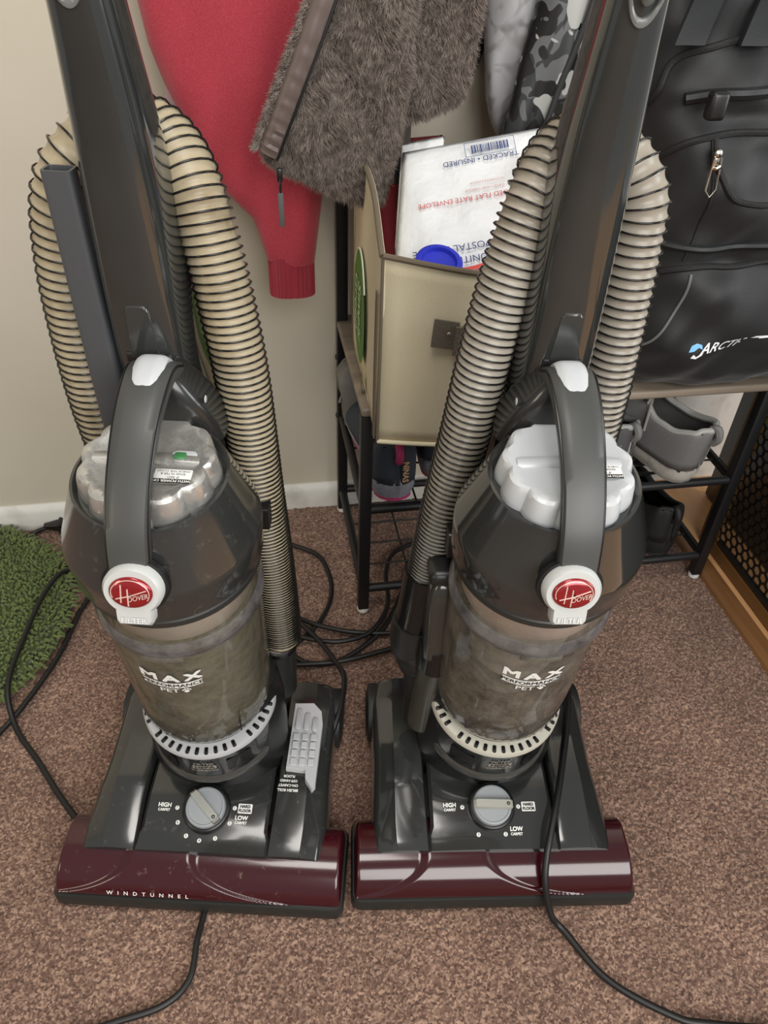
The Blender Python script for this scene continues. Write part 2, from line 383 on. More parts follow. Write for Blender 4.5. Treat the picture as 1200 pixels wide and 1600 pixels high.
    # deck print
    tfd = lambda p: (p[0], p[1], deck_z(p[1])+.0036)
    k0 = dict(bold=.035)
    it = [('HIGH', -.053, .0905, .0068, k0), ('CARPET', -.053, .0850, .0042, k0)]
    if L: it += [('LOW', .0445, .0800, .0068, k0), ('CARPET', .0445, .0745, .0042, k0)]
    else: it += [('LOW', .029, .0625, .0068, k0), ('CARPET', .029, .057, .0042, k0)]
    text('high_print', it[:2], m_print, root, tfd); text('low_print', it[2:], m_print, root, tfd)
    dots = ((-.037, .088), (-.033, .0715), (-.020, .0575), (-.003, .053), (.016, .0565), (.031, .0735), (.0345, .091)) if L else ((-.037, .088), (-.019, .057), (.015, .057), (.0345, .088))
    b = B()
    for x, y in dots: b.add(*g_lathe([(.0026, 0), (.0001, .0003)], 14, lambda p, x=x, y=y: tfd((x+p[0], y+p[1], 0))))
    hx, hy = (.0475, .091) if L else (.0475, .088)
    b.add([tfd((hx+q[0], hy+q[1], 0)) for q in rrect(.0088, .0056, .0012, 3)], [tuple(range(16))])
    dp = b.go('dial_position_marks', m_print, root, False); dp['kind'] = 'stuff'
    nums = ('7', '6', '5', '4', '3', '2', '1') if L else ('4', '3', '2', '1')
    pn = text('position_numbers', [(n, x, y, .0045, {}) for n, (x, y) in zip(nums, dots)]+[('HARD', hx, hy+.0022, .0048, k0), ('FLOOR', hx, hy-.0027, .0048, k0)], m_ink, dp, lambda p: tuple(np.array(tfd(p))+np.array((0, -.0002, .0006)))); pn['kind'] = 'stuff'
    if L:
        text('hood_lettering', [('WINDTUNNEL', -.058, .0, .0070, dict(spacing=2.5, bold=.012, sx=1.05))], m_print, root, lambda p: (p[0], .0012+.47*p[1], .0372+.88*p[1]))
        text('brush_roll_print', [(q, .0975, .134-.0060*i, .0046, dict(flip=-1, bold=.03)) for i, q in enumerate(('FLOOR', 'OFF-HARD', 'ON-CARPET', 'BRUSH ROLL'))], m_print, root, lambda p: (p[0], p[1], float(np.interp(p[1], [.08, .12, .18], [.080, .090, .097]))+.0022))
        # foot pedal
        po = [(.0925, .236), (.0925, .140), (.118, .138), (.119, .126), (.1285, .114), (.1325, .119), (.1335, .205), (.130, .225), (.118, .238)]
        fz = lambda y: float(np.interp(y, [.10, .12, .18, .25], [.090, .096, .1035, .1035]))
        ped = B().add(*g_prism(po, .010, lambda p: (p[0], p[1], fz(p[1])-.004+p[2]), .02)).go('foot_pedal', m_ltgray, root, True, 30)
        b = B()
        for i in range(3):
            x = .101+.0115*i; b.add(*g_prism([(x+q[0], .210-.004*i+q[1]) for q in rrect(.0038, .017-.003*i, .0037, 4)], .0018, lambda p: (p[0], p[1], fz(p[1])+.0058+p[2]), .1))
            for j in range(4): b.add(*g_prism([(x+q[0], .182-.0115*j+q[1]) for q in rrect(.0040, .0046, .001, 2)], .0018, lambda p: (p[0], p[1], fz(p[1])+.0058+p[2]), .1))
        b.go('pedal_tread', m_ltgray, ped, True, 30)
    # --- cradle behind the canister
    rows = []
    for z, hw, yb in ((.03, .088, .26), (.10, .090, .268), (.19, .088, .27), (.225, .082, .268), (.235, .074, .262)):
        rows.append([(hw*math.cos(t)*1.0, (.185+.075*(math.sin(t) if math.sin(t) > 0 else .9*math.sin(t))), z) for t in np.linspace(0, 2*pi, 40, endpoint=False)])
    B().add(*g_loft(rows)).go('body_cradle', M('cradle_black', '1c1d1c', .3), root)
    # --- canister base with print
    base = B().add(*g_lathe([(.03, -.008), (.0755, -.008), (.0795, -.004), (.0795, .006), (.077, .010)], 64, cn)).go('base_rim', M('rim_gray', '434340', .22), root)
    B().add(*g_lathe([(.077, .008), (.0768, .040), (.0765, .066), (.06, .0665)], 64, cn)).go('filter_base', M('filter_base_black', '1b1c1b', .22, coat=.4), root)
    def wrap(r, h0, u0=0.):
        return lambda p: cn((r*math.sin((p[0]+u0)/r), -r*math.cos((p[0]+u0)/r), h0+p[1]))
    hb = B(); tf = wrap(.0776, .038, .004 if L else .002)
    hb.add([tf((x, y, 0)) for y in (-.0045, .0045) for x in np.linspace(-.014, .014, 8)], [(i, i+1, i+9, i+8) for i in range(7)])
    hpl = obj('hepa_plate', hb.v, hb.f, M('print_gray', '8f8b82', .5), root, False)
    text('hepa_print', [('HEPA', 0, 0, .0090, dict(bold=.02, sx=1.1))], m_ink, hpl, wrap(.0780, .038, .004 if L else .002))
    text('filter_print', [('FILTER', 0, .009, .0070, dict(bold=.02, sx=1.2)), ('CARBON', 0, -.0085, .0062, dict(bold=.02, sx=1.2))], M('print_gray', '8f8b82', .5), hpl, wrap(.0778, .038, .004 if L else .002))
    for sx in (-1, 1):
        b = B(); tf = wrap(.0772, .034); c0 = sx*.047
        b.add(*g_prism([(c0+q[0], q[1]) for q in rrect(.016, .014, .003, 2)], .0016, lambda p: tf((p[0], p[1], 0))[:1]+tuple(np.array(tf((p[0], p[1], 0)))[1:]+np.array((-p[2]*.7, p[2]*.2))), .0))
        b.go('base_vent', m_blackp, root)
    # white toothed ring
    rg = B().add(*g_lathe([(.066, .064), (.0775, .064), (.0805, .067), (.0805, .073), (.0785, .077), (.066, .0785)], 72, cn)).go('toothed_ring', m_ltgray if L else M('ring_cream', 'bdbaae', .35), root)
    b = B()
    for k in range(44):
        t = 2*pi*k/44; c, q = math.cos(t), math.sin(t)
        if k % 11 == 5: continue
        b.add(*[(lambda v, f: ([cn((c*(.0745+p[0])-q*p[1], q*(.0745+p[0])+c*p[1], .0765+p[2])) for p in v], f))(*g_box((0, 0, 0), (.0085, .0045, .005), .0012, 2))][0])
    b.go('ring_slots', m_blackp, rg)
    # --- clear cup
    B().add(*g_lathe([(.045, .082), (.062, .083), (.072, .092), (.0765, .108), (.0775, .15), (.0782, .300)], 72, cn)).go('dust_cup', mcl, root)
    B().add(*g_lathe([(.060, .084), (.052, .078), (.058, .066)], 48, cn)).go('cup_door', m_blackp, root)
    if L:
        B().add(*g_lathe([(.01, .092), (.060, .093), (.069, .100), (.0735, .112), (.0748, .15), (.0755, .298), (.02, .300)], 72, cn)).go('packed_dust', m_dust, root)['label'] = 'grey green dust filling the clear cup'
        B().add(*g_box(cn((.052, -.0575, .128)), (.0012, .002, .036))).go('cup_rib', m_blackp, root)
    else:
        cy = B().add(*g_lathe([(.012, .19), (.040, .192), (.047, .198), (.060, .30), (.012, .301)], 56, cn)).go('cyclone_cone', m_cyc, root)
        B().add(*g_lathe([(.012, .15), (.033, .152), (.034, .192), (.012, .194)], 48, cn)).go('cyclone_foot', M('cyclone_black', '1a1917', .5), cy)
        B().add(*g_lathe([(.01, .142), (.036, .143), (.038, .150), (.040, .156), (.012, .158)], 48, cn)).go('cyclone_plate', M('plate_gray', '77756c', .4), cy)
        # clumps of pet hair lying in the cup and fine strands
        for c, r in (((-.036, -.022, .118), .026), ((.028, -.030, .116), .025), ((.045, .0, .128), .022), ((-.048, .012, .125), .022), ((.0, .045, .122), .024), ((-.02, -.045, .106), .017), ((.008, -.048, .104), .015)):
            bm = bmesh.new(); bmesh.ops.create_icosphere(bm, subdivisions=3, radius=1)
            for v in bm.verts:
                q = v.co.copy(); k = 1+.22*math.sin(9*q.x+c[0]*90)*math.sin(8*q.y+5*q.z); v.co = Vector(cn((c[0]+q.x*r*k, c[1]+q.y*r*k, c[2]+q.z*r*.75*k)))
            me = bpy.data.meshes.new('hair_clump'); bm.to_mesh(me); bm.free(); link('hair_clump', me, m_hair, root)
        b = B()
        for k in range(260):
            t = random.uniform(-2.6, -.4); r = random.uniform(.055, .0745); h = random.uniform(.10, .21)*random.uniform(.75, 1); d = random.uniform(.004, .016)
            a0 = random.uniform(0, 2*pi); pts = [cn((min(r, .075)*math.cos(t+q*d/r*math.cos(a0)*.9), min(r, .075)*math.sin(t+q*d/r*math.cos(a0)*.9), max(.092, h+q*d*math.sin(a0)+.003*math.sin(q*4+k)))) for q in np.linspace(-1, 1, 5)]
            b.add(*g_tube(pts, .00022, 3))
        st = b.go('loose_hairs', M('hair_strand', '8a7a60', .8), root); st['kind'] = 'stuff'
        B().add(*g_prism([(0, 0), (.010, 0), (.008, .030), (.002, .030)], .002, lambda p: cn((-.046+p[0], -.052-p[0]*.5-p[2], .094+p[1])))).go('cup_rib', m_smoke, root)
    # flange where the two halves of the cup meet, and its small clip
    fl = B().add(*g_lathe([(.0775, .296), (.0815, .298), (.0825, .302), (.0825, .308), (.0805, .311), (.0800, .316), (.0785, .318)], 72, cn)).go('cup_flange', clear('flange_clear_'+side, 'd0cecb', haze=.22, hazecol='bdbabd'), root)
    b = B(); tf = wrap(.0832, .297, 0)
    b.add([tf((x, y, 0)) for y in (-.0035, .0035) for x in np.linspace(-.020, .020, 8)]+[tuple(np.array(tf((x, y, 0)))+np.array((0, .004, 0))) for y in (-.0035, .0035) for x in np.linspace(-.020, .020, 8)], [(i, i+1, i+9, i+8) for i in range(7)]+[(i+8, i+9, i+25, i+24) for i in range(7)]+[(i, i+1, i+17, i+16) for i in range(7)])
    b.go('flange_clip', clear('clip_clear_'+side, 'a8a6a0', haze=.35, hazecol='a9a69a'), fl)
    B().add(*g_lathe([(.0785, .316), (.0795, .335), (.0805, .366)], 72, cn)).go('upper_cup', mcl, root)
    B().add(*g_lathe([(.02, .304), (.066, .305), (.0705, .312), (.073, .366), (.02, .367)], 64, cn)).go('filter_housing', m_filter if L else M('filter_housing_rose', 'ecd9d2', .5, var=(16, 'c08c86', .50, .75)), root)
    # cup print, arched band
    rr = .0790
    ho = .246 if L else .249; uo = .0
    arch = lambda x: -.0035*math.cos(x/.03*pi/2)*1.3
    tf = lambda p: cn((rr*math.sin((p[0]+uo)/rr), -rr*math.cos((p[0]+uo)/rr), ho+p[1]+arch(p[0])))
    text('cup_print', [('M', -.0220, .0130, .0175, dict(bold=.045, sx=1.4)), ('A', 0, .0130, .0175, dict(bold=.045, sx=1.4)), ('X', .0220, .0130, .0175, dict(bold=.045, sx=1.4)), ('PET', -.0045, -.0105, .0098, dict(bold=.015, sx=1.25))], m_print, root, tf)
    b = B(); xs = np.linspace(-.0300, .0300, 14)
    b.add([tf((x, y, 0)) for y in (-.0048, .0044) for x in xs], [(i, i+1, i+15, i+14) for i in range(13)])
    for x, y, r in ((.0125, -.0120, .0026), (.0090, -.0095, .0012), (.0112, -.0075, .0013), (.0140, -.0075, .0013), (.0162, -.0095, .0012)):
        b.add([tf((x+r*math.cos(t), y+r*math.sin(t), 0)) for t in np.linspace(0, 2*pi, 12, endpoint=False)], [tuple(range(12))])
    bd = b.go('print_band', m_print, root, False)
    tf2 = lambda p: cn(((rr+.0004)*math.sin((p[0]+uo)/rr), -(rr+.0004)*math.cos((p[0]+uo)/rr), ho+p[1]+arch(p[0])))
    text('band_lettering', [('PERFORMANCE', 0, -.0002, .0078, dict(bold=.02, sx=1.13))], m_ink, bd, tf2)
    # --- lid
    lid = B().add(*g_lathe([(.0800, .362), (.0845, .364), (.0865, .368), (.0862, .374), (.0868, .380), (.0880, .397), (.0872, .4035), (.0865, .405), (.0668, .4585), (.0655, .4615), (.0630, .4620), (.0600, .4560), (.02, .455)], 80, cn)).go('lid', mg, root, True, 24)
    B().add(*g_lathe([(.0815, .352), (.0840, .354), (.0840, .361), (.081, .363)], 72, cn)).go('lid_gasket', M('gasket', '2a2b29', .4), root)
    # scalloped dial on the lid
    def scal(r, h, d): return [cn(((r-d*(1-abs(math.cos(5.5*t)))**1.0)*math.cos(t+.12), (r-d*(1-abs(math.cos(5.5*t))))*math.sin(t+.12), h)) for t in np.linspace(0, 2*pi, 132, endpoint=False)]
    mk = m_chrome if L else m_silver
    kb = B().add(*g_loft([scal(.0595, .452, .004), scal(.0590, .460, .0045), scal(.0570, .474, .006), scal(.0555, .4785, .0055), scal(.052, .4805, .0035), scal(.045, .4800, .0), scal(.040, .4775, 0), scal(.001, .4765, 0)], True, False)).go('filter_knob', mk, root, True, 35)
    # shaped finger hollow ridge
    B().add(*g_loft([[cn((x, -.004-.0008*abs(x)*60+dy, .477+dz)) for x in np.linspace(-.044, .044, 12)] for dy, dz in ((0, 0), (.0015, .0028), (.004, .0035), (.010, .0030), (.014, 0))], False, False)).go('knob_ridge', mk, kb, True, 60)
    st = math.radians(8)
    def tfs(p): # sticker plane on the knob, read from the other side
        return cn((p[0], p[1], .4803))
    stx, sty = (.026, -.020) if L else (.027, -.012)
    b = B().add(*g_prism([(stx+q[0], sty+q[1]) for q in rrect(.0150, .0075, .0006, 1)], .0006, lambda p: cn((p[0], p[1], .4798+p[2]))))
    stk = b.go('sticker', m_print, kb, False)
    b = B().add(*g_prism([(stx+q[0], sty-.0055+q[1]) for q in rrect(.0150, .0022, .0005, 1)], .0005, lambda p: cn((p[0], p[1], .4802+p[2])))).go('sticker_band', m_ink, stk, False)
    text('sticker_warning', [('WITH POWER ON', stx, sty-.0055, .0037, dict(flip=-1, bold=.02))], m_print, stk, lambda p: cn((p[0], p[1], .4809)))
    text('sticker_print', [('IF RED :', stx, sty-.0012, .0034, dict(flip=-1)), ('RINSE FILTER &', stx, sty+.0024, .0030, dict(flip=-1)), ('CHECK FOR CLOGS', stx, sty+.0055, .0030, dict(flip=-1))], m_ink, stk, lambda p: cn((p[0], p[1], .4806)))
    if L:
        bz = B().add(*g_prism([(.030+q[0], .004+q[1]) for q in rrect(.0105, .0062, .005, 4)], .0014, lambda p: cn((p[0], p[1], .4785+p[2])), .08)).go('indicator_bezel', m_silver, kb)
        B().add(*g_prism([(.027+q[0], .003+q[1]) for q in rrect(.0050, .0042, .002, 3)], .0010, lambda p: cn((p[0], p[1], .4798+p[2])), .08)).go('indicator_window', M('indicator_green', '3f7a4a', .3), bz)
    # --- carry strap arching over the lid
    sp = catmull([(0, -.0830, .415), (0, -.0850, .428), (0, -.0790, .4460), (0, -.0655, .4700), (0, -.0420, .4940), (0, -.0100, .5140), (0, .0220, .5250), (0, .0520, .5270), (0, .0720, .5150)], 6)
    rows = []
    for k, p in enumerate(sp):
        t = k/(len(sp)-1); d = sp[min(k+1, len(sp)-1)]-sp[max(k-1, 0)]; d /= np.linalg.norm(d); nn = np.array((0, -d[2], d[1]))
        w = .0162+.0035*sstep(.45, 1, t)-.001*sstep(.5, 0, t); th = .0055
        rows.append([cn(tuple(p+np.array((a*w, 0, 0))+nn*bb*th)) for a, bb in ((-1, -1.2), (-1.06, 0), (-1, .6), (-.92, 1), (-.5, 1.2), (0, 1.25), (.5, 1.2), (.92, 1), (1, .6), (1.06, 0), (1, -1.2), (.85, -1.3), (-.85, -1.3))])
    strap = B().add(*g_loft(rows)).go('carry_strap', M('strap_gray', '3f403e', .42), root, True, 50)
    for sx in (-1, 1):   # black seam edges of the strap
        B().add(*g_tube([cn((sx*(.0166+.0035*sstep(.45, 1, k/(len(sp)-1))), p[1], p[2]+.0035)) for k, p in enumerate(sp)], .0011, 6)).go('strap_seam', m_blackp, strap)
    # silver release button on the strap
    bpth = catmull([(0, .006, .5215), (0, .018, .5275), (0, .034, .5330), (0, .052, .5355), (0, .064, .5330), (0, .071, .5250)], 4)
    rows = []
    for k, p in enumerate(bpth):
        t = k/(len(bpth)-1); w = .0128*math.sqrt(max(.02, 1-(max(0, .45-t)/.46)**2))
        rows.append([cn((x*w, p[1], p[2]+.002-.0035*abs(x)**4)) if lo == 0 else cn((x*w, p[1], p[2]-.012)) for lo, x in [(0, q) for q in np.linspace(-1, 1, 9)]+[(1, 1), (1, -1)]])
    bt = B().add(*g_loft(rows)).go('release_button', m_silver, strap, True, 50)
    # collar joining strap, canister and handle
    rows = []
    for h, hw, ya, yb in ((.450, .050, .050, .100), (.470, .046, .046, .098), (.490, .038, .044, .094), (.506, .028, .046, .090), (.517, .020, .050, .086), (.522, .014, .054, .082)):
        c = (ya+yb)/2; d = (yb-ya)/2
        rows.append([cn((hw*q[0], c+d*q[1], h)) for q in rrect(1, 1, .45, 5)])
    col = B().add(*g_loft(rows)).go('handle_collar', M('collar_black', '252625', .25, coat=.3), root)
    B().add(*g_lathe([(.0001, .002), (.0030, .0018), (.0034, 0)], 16, lambda p: cn((s*.0385+s*p[2]*.4, .058+p[0], .495+p[1]+0*p[2])))).go('collar_screw', m_silver, col)
    # --- badge latch on the lid front
    bc = np.array(cn((.004 if L else -.0045, -.0975, .4300))); eu = np.array((0, math.sin(math.radians(14)), math.cos(math.radians(14)))); en = np.array((0, -math.cos(math.radians(14)), math.sin(math.radians(14))))
    def tfb(p): return tuple(bc+np.array((p[0], 0, 0))+eu*p[1]+en*p[2])
    a0 = math.radians(232)
    ko = [(.0240*math.cos(t), .0222*math.sin(t)) for t in np.linspace(math.radians(-52), a0, 30)]+[(-.0150, -.020), (-.0148, -.0285), (-.0125, -.0320), (.0125, -.0320), (.0148, -.0285), (.0150, -.020)]
    B().add(*g_prism([(x*1.13, y*1.10) for x, y in ko[:30]]+[(-.016, -.02), (.016, -.02)], .006, lambda p: tfb((p[0], p[1], p[2]-.013)))).go('latch_recess', m_blackp, root)
    la = B().add(*g_prism(ko, .012, lambda p: tfb((p[0], p[1], p[2]-.009)), .10)).go('latch', M('latch_gray', 'b9bbb9', .35), root, True, 45)
    B().add(*g_loft([[tfb((rx*math.cos(t), .0005+rx*.80*math.sin(t), w)) for t in np.linspace(0, 2*pi, 40, endpoint=False)] for rx, w in ((.0172, .0022), (.0172, .0040), (.0160, .0052), (.010, .0060), (.001, .0063))], True, False)).go('badge', m_red, la, True, 60)
    mbt = M('badge_print', 'dcc3b8', .3, .3)
    rim = B(); rp = [tfb((.0150*math.cos(t), .0005+.0118*math.sin(t), .0056)) for t in np.linspace(-.5, 3.5, 40)]
    rim.add(*g_tube(rp, .0004, 5)); rim.add(*g_tube([tfb((-.0065, .0085, .0062)), tfb((-.0075, -.0075, .0062))], .0006, 5)); rim.add(*g_tube([tfb((-.0015, .0050, .0066)), tfb((-.0020, -.0105, .0060))], .0006, 5)); rim.add(*g_tube([tfb((-.0115, -.0045, .0060)), tfb((.0, -.0010, .0068)), (tfb((.0130, .0040, .0060)))], .0005, 5))
    rim.go('badge_lines', mbt, la)
    ct, st_ = math.cos(.28), math.sin(.28)
    text('badge_lettering', [('OOVER', .0062, -.0026, .0062, dict(bold=.01, sx=.8))], mbt, la, lambda p: tfb((p[0], p[1]+(p[0]-.006)*.28, .0066)))
    text('latch_lettering', [('FILTER', 0, -.0255, .0070, dict(bold=.02))], M('latch_emboss', 'd4d6d4', .3), la, lambda p: tfb((p[0], p[1], .0040)))
    # --- handle column
    rows = []
    HS = ((.28, .225, .290, .046), (.45, .222, .288, .046), (.54, .205, .282, .044), (.60, .186, .272, .0405), (.66, .168, .256, .0355), (.72, .1635, .244, .0335), (.78, .1610, .232, .0310), (.85, .1570, .218, .0268), (.90, .1520, .206, .0228), (.95, .145, .195, .0195), (1.0, .134, .178, .0170), (1.06, .112, .150, .0165), (1.10, .088, .124, .0165))
    zz = np.linspace(.28, 1.10, 60); hs = np.array(HS)
    for z in zz:
        ya, yb, hw = (float(np.interp(z, hs[:, 0], hs[:, i])) for i in (1, 2, 3)); c = (ya+yb)/2; d = (yb-ya)/2; ring = []
        for t in np.linspace(0, 2*pi, 48, endpoint=False):
            cx, sy = math.cos(t), math.sin(t); ex = .62 if sy < 0 else .5
            X = math.copysign(abs(cx)**ex, cx); Y = math.copysign(abs(sy)**(.85 if sy < 0 else .5), sy)
            ring.append((hw*X*(1+.06*max(0, sy)), c+d*Y, z))
        rows.append(ring)
    hd = B().add(*g_loft(rows)).go('handle', m_hndl, root, True, 70)
    fyz = lambda z: float(np.interp(z, hs[:, 0], hs[:, 1]))
    B().add(*g_prism([(-.013, .654), (.013, .654), (.0095, .712), (.0065, .716), (-.0065, .716), (-.0095, .712)], .004, lambda p: (p[0], fyz(p[1])+.0025-p[2], p[1]), .06)).go('handle_panel', M('panel_gray', '303231', .2, coat=.5), hd)
    B().add(*g_box((0, .1735, .668), (.034, .014, .010), .002)).go('handle_slot', m_blackp, hd)
    # switch near the top of the handle
    bzv = []
    def tfo(p): z = .945+p[1]; return (p[0], fyz(z)-.0008-p[2], z)
    B().add(*g_loft([[tfo((k*.0125*math.cos(t), k*.030*math.sin(t), w)) for t in np.linspace(0, 2*pi, 40, endpoint=False)] for k, w in ((1, -.004), (1, .0015), (.92, .0022), (.84, .0012), (.80, -.002), (.01, -.002))], True, False)).go('switch_bezel', M('bezel_gray', '6d6f6e', .3), hd)
    B().add(*g_loft([[tfo((k*.0078*math.cos(t), .004+k*.022*math.sin(t), w)) for t in np.linspace(0, 2*pi, 32, endpoint=False)] for k, w in ((1, -.002), (1, .004), (.85, .0062), (.4, .0070), (.01, .0070))], True, False)).go('switch_button', M('switch_gray', '5b5d5c', .25), hd)
    # --- hose: long run on one side, over the back of the handle, down the other
    if L: pts = [(.078, .222, .255), (.084, .205, .285), (.0865, .2, .304), (.083, .2, .407), (.077, .2, .512), (.071, .203, .627), (.0625, .208, .699), (.051, .216, .757), (.039, .228, .794), (.020, .246, .817), (-.006, .256, .827), (-.034, .250, .820), (-.054, .236, .804), (-.0675, .23, .780), (-.077, .23, .739), (-.082, .23, .68), (-.0815, .23, .588), (-.074, .235, .49), (-.066, .24, .40)]
    else: pts = [(-.0945, .20, .375), (-.0905, .2, .40), (-.0815, .2, .487), (-.070, .2, .575), (-.062, .202, .643), (-.051, .207, .713), (-.0405, .214, .763), (-.030, .224, .796), (-.014, .242, .817), (.006, .255, .826), (.028, .250, .822), (.046, .236, .808), (.0575, .23, .786), (.061, .23, .752), (.064, .23, .705), (.067, .23, .614), (.068, .235, .52), (.064, .24, .43)]
    P, S = resample(catmull(pts, 10), .0005)
    pitch_pts = ([0, .06, .16, .28, .42, .56, .70, .85, 1.4], [.0034, .0036, .0040, .0052, .0068, .0076, .0100, .0074, .0064]) if L else ([0, .06, .14, .25, .42, .50, .60, .75, 1.4], [.0044, .0050, .0062, .0070, .0076, .0084, .0098, .0074, .0066])
    ph = np.cumsum(np.r_[0, np.diff(S)]/np.interp(S, *pitch_pts))
    fr = frames(P); n = 22; rows = []; HR = .0246
    for i in range(0, len(P), 1):
        if i % 1: continue
        p, a, c = fr[i]; q = []
        dep = .0024*min(1, np.interp(S[i], *pitch_pts)/.0075)
        for k in range(n):
            t = 2*pi*k/n; f = (ph[i]+k/n) % 1.0; r = HR-.0006-dep*abs(math.sin(pi*f))**.75
            q.append(p+(a*math.cos(t)+c*math.sin(t))*r)
        rows.append(q)
    rows = rows[::2]
    hose = obj('hose', *g_loft(rows, True, False), m_film if L else m_filmR, root, True, None)
    turns = int(ph[-1]); wp = []
    for u in np.arange(0.2, ph[-1]-.05, 1/20):
        # a point on the helix: angle grows as phase + angle/turn = integer
        i = float(np.interp(u, ph, np.arange(len(ph)))); j = int(i); p, a, c = fr[j]; w = i-j; p2 = fr[min(j+1, len(fr)-1)][0]; p = p.lerp(p2, w)
        t = -2*pi*u; wp.append(p+(a*math.cos(t)+c*math.sin(t))*HR)
    obj('spiral_wire', *g_tube(wp, .00095, 5), m_wire, hose, True, None)
    # hose fittings
    if L:
        el = catmull([(.074, .232, .25), (.073, .230, .22), (.072, .225, .16)], 4)
        B().add(*g_tube(el, .026, 24)).go('hose_elbow', M('fitting_black', '202120', .35), root)
        B().add(*g_tube([(.064, .178, .262), (.064, .180, .235)], .0165, 24)).add(*g_tube([(.064, .180, .236), (.064, .184, .19)], .0135, 20)).go('duct_plug', M('fitting_black', '202120', .35), root)
        B().add(*g_prism(rrect(.012, .013, .003, 2), .022, lambda p: (.078+p[2]-.008, .176+p[0], .498+p[1]))).go('hose_clip', m_blackp, root)
        # crevice tool clipped beside the handle
        tp = [(-.0455, .183, .812), (-.0455, .186, .70), (-.0445, .19, .60), (-.043, .195, .50)]; b = B(); ring = []
        for (x, y, z), w, d in zip(tp, (.0115, .0125, .0140, .0150), (.0085, .0095, .0105, .011)): ring.append([(x+q[0]*w, y+q[1]*d, z) for q in rrect(1, 1, .35, 3)])
        ring = [[(tp[0][0]+q[0]*.0088, tp[0][1]+q[1]*.0060, tp[0][2]-.03) for q in rrect(1, 1, .3, 3)], [(tp[0][0]+q[0]*.0094, tp[0][1]+q[1]*.0066, tp[0][2]) for q in rrect(1, 1, .3, 3)]]+ring
        B().add(*g_loft(ring)).go('crevice_tool', M('tool_gray', '45474a', .38), root)
    else:
        mf = M('fitting_black', '202120', .35)
        B().add(*g_tube(catmull([(-.0935, .2, .392), (-.0975, .2, .34), (-.102, .2, .300)], 5), [.0262]*11, 28)).go('hose_cuff', M('cuff_gloss', '151617', .15), root)
        B().add(*g_tube(catmull([(-.101, .2, .312), (-.1035, .2, .285), (-.101, .199, .262), (-.093, .197, .235), (-.089, .195, .20), (-.0885, .195, .13)], 6), [.0285]*12+[.0262]*6+[.0225]*7+[.021]*6, 28)).go('hose_elbow', mf, root)
        B().add(*g_tube(catmull([(-.078, .166, .31), (-.080, .166, .272)], 3), .0215, 28)).go('duct_cuff', M('cuff_gloss', '151617', .15), root)
        B().add(*g_tube(catmull([(-.080, .166, .275), (-.083, .172, .225), (-.086, .18, .14)], 4), .0185, 24)).go('duct_tube', M('duct_gray', '3c3a33', .25), root)
        du = [[(-.078+q[0]*w, .166+q[1]*w*1.05, z) for q in rrect(1, 1, .5, 5)] for z, w in ((.30, .0185), (.34, .0190), (.39, .0190), (.41, .0165), (.418, .010))]
        B().add(*g_loft(du)).go('inlet_duct', M('duct_smoke', '33322e', .15, coat=.5), root)
        B().add(*g_prism(rrect(.013, .017, .006, 3), .034, lambda p: (-.048-p[2], .165+p[0], .468+p[1]), .05)).go('hose_clip', m_blackp, root)
        B().add(*g_box((-.078, .170, .425), (.040, .046, .02), .008, 3)).go('duct_bracket', mf, root)
    return root
vl = make_vacuum('L'); vr = make_vacuum('R')
tag(vl, 'dusty dark gray upright vacuum with chrome filter knob and foot pedal, beside the green rug', 'vacuum', 'pair of upright vacuums')
tag(vr, 'dark gray upright vacuum with silver filter knob and see-through cup of pet hair', 'vacuum', 'pair of upright vacuums')

# ------------------------------------------------------------------ cords
def cord(pts, r=.0042, name='power_cord', label='', mat=m_cord, group=None):
    o = B().add(*g_tube(catmull(pts, 10), r, 10)).go(name, mat, None, True, None); return tag(o, label, 'cord', group)
z = .0045
cord([(.425, .672, .03), (.412, .635, .085), (.398, .601, .106), (.372, .541, .106), (.333, .463, .1035), (.309, .418, .092), (.298, .395, .078), (.293, .374, .056), (.299, .352, .020), (.314, .336, z), (.345, .278, z), (.403, .232, z), (.442, .217, z), (.56, .19, z)], label='black cord draped over the right vacuum nozzle and running to the front right')
cord([(-.110, .46, .0015), (-.120, .42, .002), (-.126, .395, z), (-.134, .355, z), (-.162, .333, z), (-.219, .324, z), (-.32, .31, z)], r=.0038, label='black cord coming out from under the front of the left vacuum')
cord([(-.262, .55, z), (-.281, .568, z), (-.312, .61, z), (-.351, .671, z), (-.394, .736, .006), (-.410, .797, .030), (-.403, .892, .032), (-.389, .985, .031), (-.367, 1.04, .028), (-.345, 1.05, .008), (-.30, 1.04, z)], label='black cord crossing the green rug and reaching the left vacuum nozzle')
cord([(-.46, .66, z), (-.415, .73, z), (-.387, .775, .008), (-.352, .859, .010), (-.334, .956, z), (-.322, 1.0, z), (-.338, 1.03, .012), (-.375, 1.066, .014), (-.345, 1.09, z), (-.28, 1.10, z)], label='black cord looping round the right edge of the green rug')
pc = empty('plug_cable', (-.42, 1.19, 0)); tag(pc, 'black plug and short cable lying against the baseboard beside the green rug', 'plug')
B().add(*g_tube(catmull([(-.045, -.05, z), (-.036, -.02, z), (-.022, -.006, .006), (.0, -.002, .012)], 8), .0042, 10)).go('cable', m_cord, pc)
B().add(*g_loft([[(x, y*1.0, .013+zz) for y, zz in rrect(w, w*.8, w*.3, 3)] for x, w in ((-.006, .0055), (.004, .007), (.016, .0095), (.030, .0125), (.034, .012))])).add(*g_box((.024, 0, .013), (.006, .030, .022), .002)).go('plug_body', m_blackp, pc)
